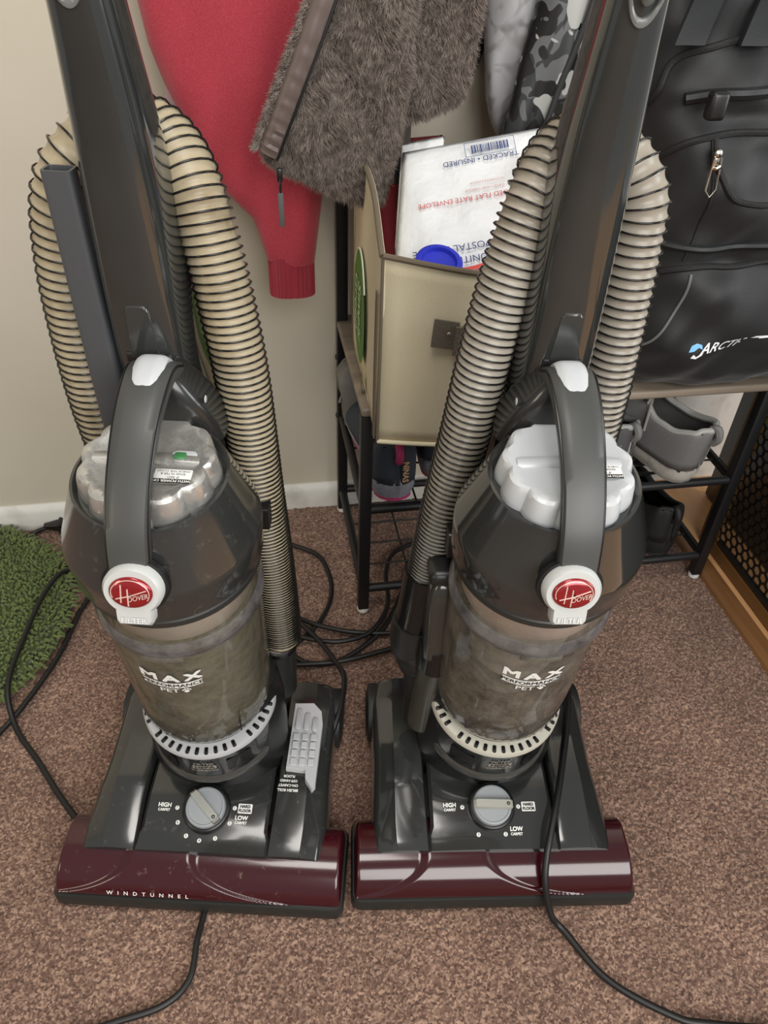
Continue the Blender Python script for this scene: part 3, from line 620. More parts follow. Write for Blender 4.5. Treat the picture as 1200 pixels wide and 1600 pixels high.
cl = [
    [(.038, 1.085), (.089, 1.041), (.101, .955), (.072, .881), (.019, .831), (-.008, .815), (-.05, .79)],
    [(-.03, .93), (.032, .895), (.071, .867), (.133, .843), (.22, .834), (.29, .84)],
    [(.284, 1.061), (.228, 1.031), (.203, .974), (.192, .895), (.155, .84), (.109, .825), (.067, .831), (.016, .86), (-.02, .89)],
    [(.27, 1.02), (.25, .984), (.22, .922), (.178, .851), (.128, .809), (.083, .788), (.04, .795), (.003, .834), (-.03, .865)],
    [(.29, .86), (.232, .817), (.169, .798), (.084, .786), (-.02, .796), (-.06, .80)]]
lb = ['black cord loop curving past the lower end of the stained hose', 'black cord lying straight between the two vacuums, farthest back of the crossing strands', 'black cord arching under the bench behind its front left foot', 'black cord sweeping from under the bench to the left vacuum', 'black cord nearest the camera in the tangle between the vacuums']
for i, (p, l) in enumerate(zip(cl, lb)):
    zz = [.0045+.0075*((i+k*(1 if i % 2 else 2)) % 2)*(.9 if 0 < k < len(p)-1 else 0) for k in range(len(p))]
    cord([(a, b_, .005+.004*(i % 3)*(1 if 1 < k < len(p)-2 else .3)) for k, (a, b_) in enumerate(p)], label=l, group='tangled cords between the vacuums')
cord([(.0, .93, .02), (.034, .879, .016), (.066, .825, .018), (.086, .768, .03), (.091, .705, .07), (.079, .649, .08), (.060, .612, .065), (.045, .60, .03)], label='black cord bowing down over the rear wheel of the left vacuum', group='tangled cords between the vacuums')

# ------------------------------------------------------------------ coat bench (metal frame, wooden seat, uprights)
XL, XR, YF, YB = .1497, .7795, .9036, 1.1835
bench = empty('shoe_bench', ((XL+XR)/2, (YF+YB)/2, 0)); BX, BY = (XL+XR)/2, (YF+YB)/2
tag(bench, 'black metal hall bench with gray wood seat and wire shoe racks against the wall', 'bench')
def bt(p): return (p[0]-BX, p[1]-BY, p[2])
m_board = wood('gray_oak_board', '8d8172', '6d6256', 38, 'x', .5)
B().add(*[(lambda v, f: ([bt(p) for p in v], f))(*g_box((BX, (.892+1.2)/2, .4095), (.648, .308, .0135), .004, 3))][0]).go('seat_board', m_board, bench)
for x, y, h in ((XL, YF, .402), (XR, YF, .402), (XL, YB, 1.72), (XR, YB, 1.72)):
    B().add(*[(lambda v, f: ([bt(p) for p in v], f))(*g_box((x, y, h/2+.004), (.0185, .0185, h-.008), .002, 2))][0]).go('leg', m_black, bench)
    B().add(*g_lathe([(.001, .0), (.0095, .0), (.0105, .003), (.0095, .007), (.006, .008)], 20, lambda p, x=x, y=y: bt((x+p[0], y+p[1], p[2]-.001)))).go('foot', m_white, bench)
def rail(a, c, r, name='rail'): return B().add(*g_tube([bt(a), bt(c)], r, 12)).go(name, m_black, bench)
for zz in (.0517, .2255):
    for y in (YF, YB): rail((XL, y, zz), (XR, y, zz), .0075)
    for x in (XL, XR): rail((x, YF, zz), (x, YB, zz), .0075)
    for k in range(1, 5): rail((XL, YF+(YB-YF)*k/5, zz+.002), (XR, YF+(YB-YF)*k/5, zz+.002), .0018, 'rack_wire')
    for x in (.235, .43, .62): rail((x, YF, zz), (x, YB, zz), .0018, 'rack_wire')
rail((XL, YB, 1.70), (XR, YB, 1.70), .010, 'hook_rail'); rail((XL, YB, 1.45), (XR, YB, 1.45), .010, 'hook_rail')
for x in (.16, .25, .36, .47, .60, .72):
    B().add(*g_tube([bt(p) for p in catmull([(x, YB, 1.47), (x, YB-.03, 1.45), (x, YB-.05, 1.43), (x, YB-.075, 1.44), (x, YB-.08, 1.47)], 5)], .005, 10)).go('hook', m_black, bench)
for zz in (.345, .2255):
    B().add(*g_lathe([(.001, .003), (.004, .002), (.005, 0)], 12, lambda p, zz=zz: bt((XL-.0093-p[2], YB+p[0], zz+p[1])))).go('bolt_head', m_black, bench)
for x0 in (.789,):
    B().add(*g_lathe([(.001, .004), (.004, .003), (.005, 0)], 12, lambda p: bt((x0+p[2], YF+p[0], .335+p[1])))).go('bolt_head', m_black, bench)

# ------------------------------------------------------------------ canvas storage box on the bench
m_canvas = M('canvas_beige', 'd8cdb0', .85, spec=.2, bump=(500, .35, .001), var=(7, 'cdc1a2', .4, .65))
m_binding = M('brown_binding', '6f6455', .85, spec=.2, bump=(600, .5, .001))
m_green = M('green_print', '4d7a2c', .7)
box = empty('storage_box', (.28, .93, .4165)); tag(box, 'beige canvas storage box with brown binding and green logo on the bench', 'box')
def xb(p): return (p[0]-.28, p[1]-.93, p[2]-.4165)
bF = [(.149, .812), (.402, .756)]; bBk = [(.157, 1.095), (.425, 1.055)]
c4 = [bF[0], bF[1], bBk[1], bBk[0]]; topz = [.664, .640, .690, .705]
def panel(name, a, c, za, zc, mat, bulge=0., out=(0, 0), th=.004, mid=0.):
    n, m = 14, 12; dx, dy = c[0]-a[0], c[1]-a[1]; l = math.hypot(dx, dy); nx_, ny_ = dy/l, -dx/l; rows = []
    for j in range(m+1):
        v = j/m; row = []
        for i in range(n+1):
            u = i/n; zt = za+(zc-za)*u+mid*math.sin(pi*u); q = bulge*math.sin(pi*u)*math.sin(pi*min(1, v*1.1))+.0012*math.sin(u*9+v*5)
            row.append(xb((a[0]+dx*u+nx_*q, a[1]+dy*u+ny_*q, .4175+(zt-.4175)*v)))
        rows.append(row)
    o = fixn(obj(name, *g_loft(rows, False, False), mat, box)); md = o.modifiers.new('th', 'SOLIDIFY'); md.thickness = th; return o, rows
for nm, i, j, bl, mid in (('front_panel', 0, 1, .006, -.004), ('side_panel', 1, 2, .004, .0), ('back_panel', 2, 3, .004, 0), ('side_panel', 3, 0, .003, .028)):
    o_, rows = panel(nm, c4[i], c4[j], topz[i], topz[j], m_canvas, bl, mid=mid)
    B().add(*g_tube(rows[-1], .0035, 8)).go('top_binding', m_binding, o_)
    B().add(*g_tube([r[0] for r in rows], .0022, 8)).go('edge_binding', m_binding, o_)
    if nm == 'front_panel': B().add(*g_tube(rows[0], .0032, 8)).go('bottom_piping', m_canvas, o_)
obj('bottom_panel', [xb((x, y, .4185)) for x, y in c4], [(0, 1, 2, 3)], m_canvas, box, False)
# brown strip up the left side near the front, and a thin dark flap strap at the front corner
sd = np.array(c4[0])-np.array(c4[3]); sl = np.linalg.norm(sd); sd /= sl
def tside(p): # u along left side from front corner backward, v up, w outward
    q = np.array(c4[0])-sd*p[0]; bl = .003*math.sin(pi*p[0]/sl)*math.sin(pi*min(1, p[1]/.26*1.1))
    return xb((q[0]-.0035-bl-p[2], q[1], .4175+p[1]))
B().add(*g_loft([[tside((.006+.012*k, v, .001)) for k in (0, 1)]+[tside((.006+.012*k, v, -.001)) for k in (1, 0)] for v in np.linspace(.0, .20, 14)])).go('side_binding', m_binding, box)
lg = B(); lg.add([tside((.150+.060*math.cos(t), .118+.078*math.sin(t), .0022)) for t in np.linspace(0, 2*pi, 40, endpoint=False)], [tuple(range(40))])
lgo = lg.go('logo_print', m_green, box, False)
for cu, cv, ru, rv in ((.222, .122, .006, .012), (.226, .095, .005, .009), (.118, .028, .006, .010), (.126, .010, .007, .012)):
    B().add([tside((cu+ru*math.cos(t), cv+rv*math.sin(t), .0022)) for t in np.linspace(0, 2*pi, 16, endpoint=False)], [tuple(range(16))]).go('logo_dot', m_green, box, False)
m_lgprint = M('logo_white', 'cfd6bd', .7)
text('logo_lettering', [('Simply', .0, .020, .036, dict()), ('Green', .0, -.016, .036, dict())], m_lgprint, lgo, lambda p: tside((.150-(p[0]*.0+p[1])*1.0+.006, .118-p[0]*.9, .0032)))
B().add(*g_tube([tside((.150+.062*math.cos(t), .118+.080*math.sin(t), .002)) for t in np.linspace(.6, 2.6, 14)], .0012, 5)).go('logo_stem', m_lgprint, lgo)
# handle tab
fd_ = np.array(bF[1])-np.array(bF[0]); fl_ = np.linalg.norm(fd_); fd_ /= fl_; fn_ = np.array((fd_[1], -fd_[0]))
def tfr(p): q = np.array(bF[0])+fd_*p[0]+fn_*(.0075+p[2]); return xb((q[0], q[1], p[1]))
m_web = M('gray_webbing', '675f52', .8, bump=(700, .8, .002))
tb = B().add(*g_prism([(.062, .597), (.092, .594), (.089, .560), (.060, .562)], .0025, tfr)).go('handle_tab', m_web, box, False)
B().add(*g_prism([(.088, .590), (.125, .587), (.124, .552), (.086, .554)], .005, lambda p: tfr((p[0], p[1], p[2]+.001)))).go('handle_loop', m_web, box, False)
B().add(*g_lathe([(.001, .0015), (.0018, .001), (.002, 0)], 10, lambda p: tfr((.080+p[0], .580+p[1], .0025+p[2])))).go('rivet', m_silver, tb)

# ------------------------------------------------------------------ things in the box
def pillow(name, A, u, v, n_, w, h, th, mat, wr=.002, parent=None, nx=26, ny=26):
    rowsf = []; rowsb = []
    for j in range(ny+1):
        f_, b_ = [], []
        for i in range(nx+1):
            a, c = i/nx, j/ny; e = (min(1, 6*min(a, 1-a))*min(1, 6*min(c, 1-c)))**.5
            wv = wr*math.sin(a*17+c*5)*math.sin(c*13-a*4)*e+wr*.5*math.sin(a*41+3*c)*math.sin(37*c)*e
            p = A+u*(a*w)+v*(c*h); f_.append(tuple(p+n_*(th*.5*e+wv))); b_.append(tuple(p-n_*(th*.5*e)))
        rowsf.append(f_); rowsb.append(b_)
    b = B(); b.add(*g_loft(rowsf, False, False)); b.add(*g_loft(rowsb, False, False))
    o = b.go(name, mat, parent, True, None)
    bm = bmesh.new(); bm.from_mesh(o.data); bmesh.ops.remove_doubles(bm, verts=bm.verts, dist=.00005); bmesh.ops.recalc_face_normals(bm, faces=bm.faces); bm.to_mesh(o.data); bm.free(); return o
EA = np.array((.2070, .985, .7195)); EB_ = np.array((.3560, .968, .7475)); EC = np.array((.1760, .885, .6360))
eu_ = EB_-EA; eu_ /= np.linalg.norm(eu_); en_ = np.cross(EC-EA, eu_); en_ /= np.linalg.norm(en_); en_ = en_ if en_[2] > 0 else -en_
ev_ = np.cross(eu_, en_); ev_ = ev_ if ev_@(EC-EA) > 0 else -ev_
m_env = M('white_poly_mailer', 'e3e5e6', .45, bump=(70, .5, .004))
O = EA-eu_*.004
env = empty('mailing_envelope', tuple(EA)); tag(env, 'white padded mailing envelope with blue barcode and red print standing in the canvas box', 'envelope')
pillow('envelope_body', -eu_*.004-ev_*.010, eu_, ev_-eu_*.21, en_, .200, .206, .022, m_env, .0016, env)
m_blue = M('print_navy', '2c3f73', .6); m_redp = M('print_red', 'c2474a', .6)
def tfe(p): return tuple(-eu_*p[0]+ev_*p[1]+en_*(.0148+p[2]))
text('carrier_print', [('UNITED STATES', -.074, .1585, .0125, dict(align='LEFT')), ('POSTAL SERVICE', -.080, .1420, .0125, dict(align='LEFT'))], m_blue, env, tfe)['kind'] = 'stuff'
text('tracked_print', [('TRACKED \u2022 INSURED', -.087, .0285, .0098, {})], m_blue, env, tfe)
text('rate_print', [('PADDED FLAT RATE ENVELOPE', -.066, .0795, .0090, {})], m_redp, env, tfe)
text('small_print', [('DATE \u2022 ANY WEIGHT', -.085, .0690, .0050, {}), ('TO SCHEDULE A PICKUP', -.090, .0600, .0038, {})], M('print_red_pale', 'c98a88', .6), env, tfe)['kind'] = 'stuff'
b = B(); x = .078
while x < .124:
    w_ = random.choice((.0007, .0012, .0018)); b.add([tfe((-x, .009, 0)), tfe((-x-w_, .009, 0)), tfe((-x-w_, .020, 0)), tfe((-x, .020, 0))], [(0, 1, 2, 3)]); x += w_+random.choice((.0006, .001, .0014))
bc_ = b.go('barcode', m_blue, env, False); bc_['kind'] = 'stuff'
fr_ = B()
for (x0, y0, x1, y1) in ((.070, .0045, .131, .0051), (.070, .0235, .131, .0241), (.070, .0045, .0706, .0241), (.1304, .0045, .131, .0241)): fr_.add([tfe((-x0, y0, 0)), tfe((-x1, y0, 0)), tfe((-x1, y1, 0)), tfe((-x0, y1, 0))], [(0, 1, 2, 3)])
fr_.go('barcode_frame', m_blue, env, False)['kind'] = 'stuff'
B().add([tfe((-u_, v_, 0)) for u_, v_ in ((.030, .166), (.045, .169), (.058, .1685), (.075, .166), (.10, .172), (.10, .176), (.07, .1755), (.055, .1735), (.040, .1715))], [tuple(range(9))]).go('red_swoosh', M('swoosh_red', 'd2463f', .6), env, False)
# second envelope flap behind, blue cup, and coloured odds and ends
b2 = pillow('paper_packet', np.array((.205, 1.015, .730)), eu_, ev_-eu_*.2, en_, .055, .15, .006, m_env, .001)
tag(b2, 'white paper packet showing behind the padded envelope', 'packet')
m_cup = M('blue_silicone', '2a35c0', .45)
cup = empty('blue_cup', (.2175, .836, .630)); tag(cup, 'royal blue plastic cup lid at the front of the canvas box', 'cup')
rt = Matrix.Rotation(math.radians(24), 3, 'X')
ctf = lambda p: tuple(rt @ (Vector(p)*.82))
B().add(*g_lathe([(.024, -.075), (.0265, -.03), (.028, .012), (.0282, .020)], 48, ctf)).go('cup_body', m_cup, cup)
B().add(*g_lathe([(.0285, .016), (.0320, .017), (.0340, .021), (.0335, .026), (.030, .0285), (.0255, .0285), (.0245, .0255), (.0235, .0225), (.001, .0215)], 48, ctf)).go('cup_lid', m_cup, cup)
for nm, lb_, c_, sz, cl_, ct_ in (('orange_carton', 'orange box edge showing between the right hose and handle', (.365, .905, .66), (.055, .10, .16), 'c9793f', 'carton'), ('purple_carton', 'purple box edge showing low between the right hose and handle', (.365, .838, .595), (.05, .05, .15), '9a6bc8', 'carton')):
    o_ = B().add(*g_box((0, 0, 0), sz, .003)).add(*g_box((0, 0, sz[2]/2+.0012), (sz[0]*.9, sz[1]*.45, .002))).go(nm, M(nm+'_mat', cl_, .5), None); o_.location = c_; o_.rotation_euler = (math.radians(-8), math.radians(4), math.radians(-14)); tag(o_, lb_, ct_)
o_ = pillow('red_cloth', np.array((.165, 1.045, .725)), np.array((.98, -.1, .1)), np.array((.05, -.3, -.95)), np.array((0, -.95, .3)), .10, .25, .02, M('red_cloth', '7c1f26', .85), .003); tag(o_, 'dark red cloth at the back left of the canvas box', 'cloth')

# ------------------------------------------------------------------ shoes
def shoe(name, label, loc, yaw, pitch, roll, cols, L=.27, laces=True, txt=None, hi=1., group=None):
    """heel at the origin, toe towards +y"""
    root = empty(name, loc); root.rotation_euler = Matrix.Rotation(yaw, 3, 'Z').to_4x4().to_3x3().__matmul__(Matrix.Rotation(pitch, 3, 'X') @ Matrix.Rotation(roll, 3, 'Y')).to_euler()
    tag(root, label, 'shoe', group)
    ys = np.r_[np.linspace(0, .03, 7), np.linspace(.04, .24, 21), np.linspace(.247, .27, 6)]/.27
    wp = lambda y: float(np.interp(y, [0, .02, .06, .12, .3, .45, .65, .8, .92, .97, 1], [.004, .018, .028, .033, .034, .033, .041, .043, .031, .018, .003]))
    zb = lambda y: float(np.interp(y, [0, .1, .5, .75, 1], [.006, 0, 0, .003, .020]))
    st_ = lambda y: float(np.interp(y, [0, .15, .5, .8, 1], [.040, .036, .028, .024, .020]))
    rows = []
    for y in ys:
        w, z0, t_ = wp(y), zb(y), st_(y); rows.append([(w*.92*a, y*L, z0) for a in (-1, -.5, 0, .5, 1)]+[(w*1.06, y*L-(.004 if y < .1 else 0), z0+t_*.45), (w, y*L, z0+t_)]+[(w*.5, y*L, z0+t_-.002), (-w*.5, y*L, z0+t_-.002), (-w, y*L, z0+t_), (-w*1.06, y*L-(.004 if y < .1 else 0), z0+t_*.45)])
    B().add(*g_loft(rows)).go('midsole', cols['mid'], root, True, 60)
    rows = [[(x*1.0, y_-.001, z_-.004) for x, y_, z_ in r[:5]]+[(x, y_, z_+.002) for x, y_, z_ in r[4::-1]] for r in rows]
    B().add(*g_loft(rows)).go('outsole', cols['out'], root, True, 60)
    top = lambda y: hi*float(np.interp(y, [0, .06, .2, .36, .5, .62, .8, .95, 1], [.098, .094, .076, .074, .092, .082, .060, .042, .030]))
    gap = lambda y: float(np.interp(y, [0, .02, .08, .2, .36, .47, .55, .60, 1], [.002, .012, .024, .029, .027, .014, .010, .0, .0]))
    b = B(); edges = {}
    for sd_ in (-1, 1):
        rows = []
        for y in ys:
            w, z0 = wp(y), zb(y)+st_(y)*.8; zt = max(top(y), z0+.006); g = min(gap(y), w*.93); row = []
            for k in range(9):
                t_ = k/8; xx = w*(1-t_**2.2)+g*t_**2.2; xx = max(xx, g) ; zz_ = z0+(zt-z0)*math.sin(t_*pi/2)**1.0
                row.append((sd_*xx, y*L+(.006*t_ if y < .05 else 0), zz_))
            rows.append(row)
        edges[sd_] = [r[-1] for r in rows if r[-1][1] < .58*L]
        b.add(*g_loft(rows, False, False))
    up = b.go('upper', cols['up'], root, True, None); md = up.modifiers.new('th', 'SOLIDIFY'); md.thickness = .0035; md.offset = -1
    ring = edges[-1][::-1]+edges[1]
    B().add(*g_tube(catmull(ring[::2], 4), .0052, 8)).go('collar', cols['collar'], root)
    B().add(*g_loft([[(x*(.030 if y < .3 else .026), y*L, .030) for x in (-1, 1)]+[(x*(.030 if y < .3 else .026), y*L, .034) for x in (1, -1)] for y in (.04, .12, .3, .5)])).go('insole', cols['in'], root)
    B().add(*g_loft([[(x*.021, y*L, zz_+.002*(1-x*x)) for x in np.linspace(-1, 1, 7)]+[(x*.021, y*L, zz_-.005) for x in np.linspace(1, -1, 7)] for y, zz_ in ((.36, .112*hi), (.42, .098*hi), (.50, .088*hi), (.60, .080*hi))])).go('tongue', cols['tongue'], root)
    if laces:
        for k in range(4):
            y = .47+.045*k; zz_ = top(y)+.006
            B().add(*g_tube(catmull([(-.022, y*L-.004, zz_-.006), (-.010, y*L, zz_), (.010, y*L+.003, zz_), (.022, y*L+.008, zz_-.006)], 4), .0026, 6)).go('lace', cols['lace'], root)
        for sd_ in (-1, 1):
            B().add(*g_tube(catmull([(0, .45*L, top(.45)+.010), (sd_*.018, .42*L, top(.45)+.020), (sd_*.034, .40*L, top(.45)+.008), (sd_*.022, .43*L, top(.45)+.004), (0, .45*L, top(.45)+.010)], 5), .0024, 6)).go('lace_bow', cols['lace'], root)
            B().add(*g_tube(catmull([(0, .45*L, top(.45)+.010), (sd_*.03, .38*L, top(.45)), (sd_*.040, .34*L, top(.4)-.03)], 5), .0022, 6)).go('lace_end', cols['lace'], root)
    for sd_ in (-1, 1):
        for hh, y0, y1 in ((.30, .10, .80), (.62, .16, .52)):
            pts_ = []
            for y in np.linspace(y0, y1, 12):
                w, z0 = wp(y), zb(y)+st_(y)*.8; zt = max(top(y), z0+.006); g_ = min(gap(y), w*.93); t_ = hh+.25*math.sin((y-y0)/(y1-y0)*pi)*(1 if hh > .5 else -.4)
                pts_.append((sd_*(w*(1-t_**2.2)+g_*t_**2.2+.0015), y*L, z0+(zt-z0)*math.sin(t_*pi/2)))
            B().add(*g_tube(pts_, .0016, 6)).go('overlay_seam', cols['collar'], root)
    # heel counter overlay and pull tab
    rows = []
    for a in np.linspace(-1, 1, 21):
        y = .16*abs(a)**1.6; s_ = math.copysign(1, a) if a else 0; w = wp(max(y, .0))*1.03+.001
        rows.append([(s_*w*(1-.10*k/5), y*L-.0022+(.0045*k/5 if abs(a) < .2 else 0), .032+(.042-.018*abs(a))*hi*k/5) for k in range(6)])
    hc = fixn(obj('heel_counter', *g_loft(rows, False, False), cols['heel'], root)); md = hc.modifiers.new('th', 'SOLIDIFY'); md.thickness = .002
    B().add(*g_tube(catmull([(0, -.001, .078*hi), (0, -.006, .090*hi), (0, .002, .102*hi), (0, .010, .096*hi)], 4), [.0065]*13, 8)).go('pull_tab', cols['tab'], root)
    if txt: text('heel_print', [(txt, 0, 0, .013, dict(bold=.02))], M('gold_print', 'd9b184', .5), hc, lambda p: (.010+p[1]*1.0, -.0060+.0004*abs(p[0]), .060-p[0]))
    return root
m_sg = M('sneaker_gray', '6d6d6c', .75, bump=(600, .6, .001)); m_sgl = M('sneaker_light', '9a9a96', .7, bump=(700, .5, .001)); m_sw = M('sneaker_sole', 'b5b2ab', .7, var=(40, '94908a', .45, .7)); m_sk = M('sneaker_dark', '2b2c2d', .8); m_slace = M('lace_gray', '8c8a85', .85)
gc = dict(mid=m_sw, out=M('outsole_gray', '77756f', .8), up=m_sg, collar=m_sgl, tongue=m_sg, lace=m_slace, heel=m_sgl, tab=m_sg, **{'in': m_sk})
shoe('sneaker', 'gray mesh sneaker with pale sole tilted on the rack under the bench, right of vacuum', (.690, .893, .240), math.radians(30), math.radians(12), math.radians(-8), gc, hi=1.2, group='gray sneakers')
shoe('sneaker', 'gray sneaker with loose tied laces half hidden behind the right vacuum lid', (.578, .918, .240), math.radians(24), math.radians(4), 0, dict(gc, up=M('sneaker_charcoal', '4a4b4b', .8), heel=m_sgl), group='gray sneakers')
nv = M('sneaker_navy', '343b45', .8, bump=(500, .5, .001)); pk = M('sole_pink', 'b6386b', .6); sg2 = M('sole_blue_gray', '8b8e98', .7, bump=(160, 1., .003))
nc = dict(mid=sg2, out=pk, up=nv, collar=nv, tongue=nv, lace=nv, heel=nv, tab=pk, **{'in': nv})
shoe('sneaker', 'navy sneaker with pink sole and gold heel print under the canvas box', (.200, .903, .238), math.radians(2), 0, 0, nc, txt='NINAS', group='navy sneakers')
shoe('sneaker', 'navy sneaker with pink sole farther back under the bench beside its mate', (.283, .945, .240), math.radians(-4), 0, 0, dict(nc, heel=sg2), group='navy sneakers')
bk = M('slipper_black', '101011', .7); shoe('slipper', 'black slipper on the lowest rack below the gray sneaker', (.700, .905, .058), math.radians(6), 0, 0, dict(mid=bk, out=bk, up=bk, collar=bk, tongue=bk, lace=bk, heel=bk, tab=bk, **{'in': bk}), laces=False, hi=1.05)
hs_ = shoe('sneaker', 'gray sneaker standing on end behind the front left leg of the bench', (.176, 1.115, .236), math.radians(170), math.radians(82), 0, dict(gc, mid=M('sole_taupe', '6b675f', .8), up=m_sg), L=.135, hi=.6)

# ------------------------------------------------------------------ garments
def tubecloth(secs, n=72, m=60, fold=(.004, 5, 1.), ph=0., sq=.75):
    """secs: (z, xl, xr, yc, half depth)"""
    a = np.array(sorted(secs)); zs = np.linspace(a[0, 0], a[-1, 0], m); rows = []
    for z_ in zs:
        xl, xr, yc, th = (float(np.interp(z_, a[:, 0], a[:, i])) for i in (1, 2, 3, 4)); c = (xl+xr)/2; hw = (xr-xl)/2; row = []
        for k in range(n):
            t = 2*pi*k/n; cx, sy = math.cos(t), math.sin(t)
            x = c+hw*math.copysign(abs(cx)**sq, cx); y = yc+th*math.copysign(abs(sy)**.8, sy)
            y += fold[0]*math.sin(fold[1]*x*20+fold[2]*z_*14+ph)*(.4+.6*abs(sy))+fold[0]*.5*math.sin(fold[1]*x*43-z_*31+ph*2)
            row.append((x, y, z_+.003*math.sin(x*60+ph)))
        rows.append(row)
    return g_loft(rows)
m_redf = M('red_sweatshirt_fleece', '9e333f', .9, spec=.15, sheen=.2, bump=(900, .4, .001), var=(700, 'ad4651', .40, .75))
sw = empty('red_sweatshirt', (0, 1.1, .5)); tag(sw, 'red sweatshirt sleeve with ribbed cuff hanging on the coat rack', 'sweatshirt')
def off(g, o): v, f = g; return [tuple(np.array(p)-np.array(o)) for p in v], f
so = (0, 1.1, .5)
B().add(*off(tubecloth([(.552, .029, .099, 1.105, .026), (.565, .026, .101, 1.105, .030), (.61, .014, .108, 1.105, .034), (.66, -.026, .116, 1.105, .038), (.72, -.058, .125, 1.105, .042), (.782, -.085, .135, 1.105, .046), (.82, -.096, .14, 1.108, .048), (.88, -.104, .15, 1.11, .05), (1.02, -.11, .17, 1.12, .05), (1.35, -.06, .17, 1.13, .04), (1.44, .10, .16, 1.13, .02)], fold=(.0035, 3.2, 1.4)), so)).go('sleeve', m_redf, sw)
rows = []
for z_ in np.linspace(.500, .560, 14):
    rows.append([((.0645+(.0335+.0008*math.cos(t*34))*math.copysign(abs(math.cos(t))**.75, math.cos(t))), 1.105+(.024+.0008*math.cos(t*34))*math.copysign(abs(math.sin(t))**.8, math.sin(t)), z_) for t in np.linspace(0, 2*pi, 136, endpoint=False)])
B().add(*off(g_loft(rows), so)).go('cuff', M('red_rib', '8c2c39', .9, spec=.15, sheen=.2), sw)
# fleece jacket: front panel, back panel, zip edge
m_base = M('fleece_base', '5d534c', .95, spec=.1, var=(60, '4a413b', .4, .6))
m_pile = M('fleece_pile', '968a82', .8, spec=.25, var=(120, '6b615a', .38, .62))
fj = empty('fleece_jacket', (.15, .99, .66)); tag(fj, 'fuzzy taupe brown fleece jacket with open zip hanging on the coat rack', 'jacket'); fo = (.15, .99, .66)
def fpanel(name, poly_l, poly_r, yc, th, zmin, zmax, bot=None, pile=26000, bulge=.0):
    m, n = 60, 64; rows = []
    for z_ in np.linspace(0, 1, m):
        row = []
        for k in range(n):
            t = 2*pi*k/n; cx, sy = math.cos(t), math.sin(t); u = .5+.5*math.copysign(abs(cx)**.6, cx)
            zb_ = float(np.interp(u, *bot)); zz_ = zb_+(zmax-zb_)*z_
            xl = float(np.interp(zz_, *poly_l)); xr = float(np.interp(zz_, *poly_r)); x = xl+(xr-xl)*u
            edge = min(1, z_*9)**.5
            y = yc+th*edge*math.copysign(abs(sy)**.7, sy)+.006*math.sin(x*45+zz_*18)*(1 if sy < 0 else .3)+bulge*(zz_-zmin)
            row.append((x-fo[0], y-fo[1], zz_-fo[2]))
        rows.append(row)
    v, f = g_loft(rows); o = B().add(v, f).go(name, m_base, fj)
    # pile: thin leaning blades over the surface
    V = np.array([p.co for p in o.data.vertices]); T = [];
    o.data.calc_loop_triangles(); tri = np.array([t.vertices[:] for t in o.data.loop_triangles])
    a, b_, c = V[tri[:, 0]], V[tri[:, 1]], V[tri[:, 2]]; nn = np.cross(b_-a, c-a); ar = np.linalg.norm(nn, axis=1); nn = nn/np.maximum(ar[:, None], 1e-12)
    vis = (ar*np.where((a[:, 1] < .012+yc-fo[1]) & (a[:, 2]+fo[2] < .96), 1., 0.)); idx = RNG.choice(len(tri), pile, p=vis/vis.sum())
    r1, r2 = RNG.random(pile)**.5, RNG.random(pile); w0, w1, w2 = 1-r1, r1*(1-r2), r1*r2
    Pn = a[idx]*w0[:, None]+b_[idx]*w1[:, None]+c[idx]*w2[:, None]; N = nn[idx]
    cw = np.stack([np.sin(Pn[:, 2]*95+np.sin(Pn[:, 0]*70)*2), np.zeros(pile), -1.1+.6*np.sin(Pn[:, 0]*110+Pn[:, 2]*60)], 1)
    D = N*.75+cw*.55+RNG.normal(0, .30, (pile, 3)); D /= np.linalg.norm(D, axis=1)[:, None]
    ln = RNG.uniform(.006, .0115, pile)[:, None]; sd_ = np.cross(D, RNG.normal(0, 1, (pile, 3))); sd_ /= np.linalg.norm(sd_, axis=1)[:, None]
    tip = Pn+D*ln+np.array((0, 0, -.0015)); VV = np.stack([Pn-sd_*.00042, Pn+sd_*.00042, tip], 1).reshape(-1, 3)
    me = bpy.data.meshes.new('fleece_pile'); FF = np.arange(len(VV), dtype=np.int32)
    me.vertices.add(len(VV)); me.vertices.foreach_set('co', VV.ravel()); me.loops.add(len(FF)); me.loops.foreach_set('vertex_index', FF)
    me.polygons.add(pile); me.polygons.foreach_set('loop_start', np.arange(0, len(FF), 3, dtype=np.int32)); me.polygons.foreach_set('loop_total', np.full(pile, 3, np.int32)); me.update()
    po = link('fleece_pile', me, m_pile, o, False); po['kind'] = 'stuff'; return o
fp = fpanel('front_panel', ([.66, .71, .735, .82, .885, 1.4], [.05, .035, .030, .068, .098, .16]), ([.66, .70, .77, .885, 1.4], [.180, .186, .197, .208, .215]), .985, .022, .66, 1.42, ([0, .06, .5, .85, .97, 1], [.722, .712, .684, .660, .668, .685]), 52000)
bpn = fpanel('back_panel', ([.75, .885, 1.4], [.195, .195, .21]), ([.75, .785, .84, .885, 1.4], [.262, .283, .288, .290, .25]), 1.012, .020, .755, 1.42, ([0, .3, .7, .93, 1], [.757, .760, .768, .776, .79]), 26000)
